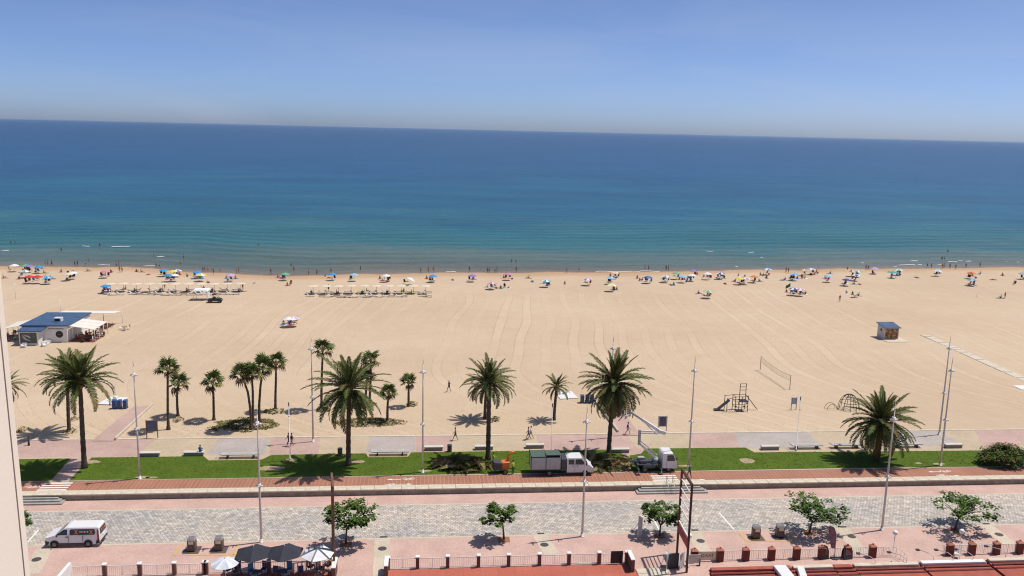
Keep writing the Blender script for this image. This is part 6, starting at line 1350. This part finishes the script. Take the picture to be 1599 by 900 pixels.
# cool boxes and chairs under the umbrellas
cbx = {m_: MB().bbox((0, 0, .2), (.5, .34, .36), .04).bbox((0, 0, .40), (.53, .37, .06), .02).mesh('cool_box', m_) for m_ in ('wear_blue', 'wear_white', 'wear_red')}
for i, u in enumerate(UL):
    nm = cname(u[2])+(' and '+cname(u[3]) if u[3] else '')
    for k in range(1+(i % 3 != 0)):
        beach_chair(S(u[0]+rp.uniform(-6, 6), u[1]+8.2+rp.uniform(0, 2.2)), rp.uniform(.6, 2.4), 'by the '+nm+' umbrella')
    if i % 2:
        m_ = rp.choice(list(cbx)); p = S(u[0]+rp.uniform(-7, 7), u[1]+10); lab = CN[m_]+' cool box by the '+nm+' umbrella'; cl_.setdefault(lab, []).append(tag(link('cool_box', cbx[m_], None, p, rp.uniform(0, 3)), lab, 'cool box'))
for lab, L in cl_.items():
    if len(L) > 1:
        for o in L: o['group'] = 'look-alikes: '+lab
# ---------------------------------------------------------------- rented sun loungers with cream parasols
mat('lounger_grey', (.55, .53, .51), .7, .1, 3); mat('lounger_dark', (.20, .17, .17), .7, .15, 3); mat('thatch', (.66, .56, .43), .85, .08, 3)
def lounger_proto(mt):
    t = thing('sun_lounger', 'x', 'sun lounger', (0, 0, 0)); MB().bbox((.25, 0, .32), (1.4, .62, .07), .02).build('seat', mt, t); q = MB().box((-.62, 0, .52), (.75, .62, .06), ry=.75).build('backrest', mt, t)
    for sx in (-.35, .85):
        for sy in (-.26, .26): MB().tube([(sx, sy, 0), (sx, sy, .3)], .022, 4).build('leg', 'white_metal', t)
    return t
LP = {m_: lounger_proto(m_) for m_ in ('lounger_grey', 'lounger_dark')}
fl = {m_: False for m_ in LP}
def lounger(x, y, m_, block):
    p = S(x, y); lab = ('pale grey' if m_ == 'lounger_grey' else 'dark')+' sun lounger in the parasol block '+block; rz = rp.choice((0, 0, math.pi))+rp.uniform(-.2, .2)
    if not fl[m_]: t = LP[m_]; fl[m_] = True; t.location = p; t.rotation_euler[2] = rz; t['label'] = lab
    else: t = dup(LP[m_], p, rz, lab)
    t['group'] = ('pale' if m_ == 'lounger_grey' else 'dark')+' loungers '+block
cp_ = parasol_mesh('canopy', 1.3, 10, .22, ['thatch'])
pp_ = MB().tube([(0, 0, -.1), (0, 0, 2.2)], .035, 6).mesh('pole', 'wood')
for blk, xs_, yc in (('behind the white gazebo and buggy', [172+20.3*i for i in range(11)], 442.5), ('with no gazebo in front', [489, 509, 528.5, 548.5, 568.5, 588, 607.5, 626.5, 645.5, 664.5], 445.8)):
    for i, x in enumerate(xs_):
        z = ZP
        for _ in range(5): p = P(x, yc+rp.uniform(-.4, .4), z+2.1); z = sand_z(p.x, p.y)
        t = thing('thatched_parasol', 'flat cream parasol in the lounger block '+blk, 'parasol', (p.x, p.y, z), 0, 'cream parasols '+blk); link('canopy', cp_, t, (0, 0, 2.2)); link('pole', pp_, t)
        for k, (dx, dy) in enumerate(((-5, 12), (4, 12.5), (-4, 18), (5, 18.5))):
            if rp.random() < .9: lounger(x+dx+rp.uniform(-1, 1), yc+dy+rp.uniform(-.5, .5), 'lounger_dark' if rp.random() < .25 else 'lounger_grey', blk)
        if i % 2 == 0: bather(x-3, yc+13, 'sit', 'sand')
        if i % 3 == 1: bather(x+4, yc+10, rp.choice(('stand', 'sit')), 'sand')
for lab, L in used.items():
    if len(L) > 1:
        for o in L: o['group'] = ('look-alikes: '+lab)
# gazebo and buggy
p = S(315, 468); t = thing('gazebo', 'white gazebo with flat canopy beside the dark buggy', 'gazebo', p)
for sx in (-1.5, 1.5):
    for sy in (-1.2, 1.2): MB().box((sx, sy, 1.1), (.09, .09, 2.2)).build('post', 'white_metal', t)
MB().box((0, 0, 2.32), (3.5, 2.9, .3), taper=.8).build('canopy', 'cloth_white', t); MB().bbox((1.55, -.2, .9), (.12, 1.9, 1.7), .02).build('side_curtain', 'cloth_white', t)
mat('buggy_green', (.025, .04, .025), .4, .2, 2, spec=.5)
p = S(336, 472.5); bg_ = thing('beach_buggy', 'dark green open beach buggy parked beside the white gazebo', 'buggy', p, .06)
MB().side([(-1.5, .4), (-1.55, .85), (-.2, .9), (0, .95), (.6, 1.0), (1.35, .9), (1.6, .6), (1.55, .38)], -.75, .75).build('body', 'buggy_green', bg_)
b = MB()
for s in (-1, 1): b.tube([(-.5, s*.7, .85), (-.4, s*.66, 1.85), (.3, s*.66, 1.9), (.85, s*.7, .95)], .04, 6)
b.tube([(-.4, -.66, 1.85), (-.4, .66, 1.85)], .04, 6); b.tube([(.3, -.66, 1.9), (.3, .66, 1.9)], .04, 6); b.build('roll_cage', 'dark_metal', bg_); MB().bbox((-.1, 0, 1.92), (.9, 1.4, .05), .02).build('roof', 'buggy_green', bg_)
for s in (-1, 1): MB().bbox((-.15, s*.36, 1.05), (.5, .5, .4), .06).build('seat', 'plastic_dark', bg_); wheel(bg_, -1.0, s*.75, .36, .28, s); wheel(bg_, 1.05, s*.75, .36, .28, s); MB().ell((1.52, s*.5, .72), (.07, .1, .08), 6, 5).build('headlight', 'lens', bg_)

# ---------------------------------------------------------------- foam of small breakers
mat('foam', (.80, .81, .80), .7, .05, 3); fo = MB(); rf_ = random.Random(9)
def foam(x0, x1, y, w_):
    a, b_ = P(x0, y, ZSEA), P(x1, y, ZSEA); n = max(4, int((b_-a).length/.6)); vs = []
    for i in range(n+1):
        v = a.lerp(b_, i/n); e = math.sin(math.pi*i/n)**.5*w_*.6*rf_.uniform(.2, 1.2); o_ = .5*math.sin(i*.45+x0)+rf_.uniform(-.2, .2); vs += [(v.x, v.y+o_-e/2, ZSEA+.14), (v.x, v.y+o_, ZSEA+.22), (v.x, v.y+o_+e/2, ZSEA+.12)]
    fo.add(vs, [(3*i+j, 3*i+3+j, 3*i+4+j, 3*i+1+j) for i in range(n) for j in range(2)], 0, True)
for a in [(127, 140, 385.5, 1.3), (175, 203, 386, 1.7), (3, 15, 392, 1.2), (245, 256, 402, .9), (224, 243, 416, 1.1), (238, 241, 397, .5), (1168, 1178, 395, .9), (1188, 1192, 403, .7), (1147, 1152, 417, .6), (1103, 1113, 393, .6), (1344, 1350, 411.5, .8), (1399, 1430, 414.5, 1.0), (1422, 1432, 408, 1.2), (1434, 1440, 414.5, .8), (1480, 1494, 409.5, 1.6), (1497, 1504, 408.5, 1.0), (1508, 1518, 409, 1.3), (1570, 1574, 409, .8), (1587, 1590, 410, .7), (1464, 1474, 414, .7), (696, 712, 425.2, .6), (930, 1000, 425, .7), (1000, 1030, 424.4, .6), (152, 172, 415, .5), (1395, 1402, 418, .6)]: foam(*a)
o = stuff(fo.build('foam', 'foam')); o['label'] = 'white foam of small waves breaking near the shore'; o['category'] = 'foam'
# ---------------------------------------------------------------- sea haze: one even volume over land and water
hz = bpy.data.materials.new('haze'); hz.use_nodes = True; hn = hz.node_tree.nodes; hn.remove(hn['Principled BSDF'])
pv_ = hn.new('ShaderNodeVolumePrincipled'); pv_.inputs['Color'].default_value = (.62, .80, 1.0, 1); pv_.inputs['Density'].default_value = 1.3e-5; pv_.inputs['Anisotropy'].default_value = .2
hz.node_tree.links.new(pv_.outputs[0], hn['Material Output'].inputs['Volume']); MATS['haze'] = hz
hb = MB().box((0, 64500, 20), (260000, 132000, 52)).build('haze', 'haze'); stuff(hb)
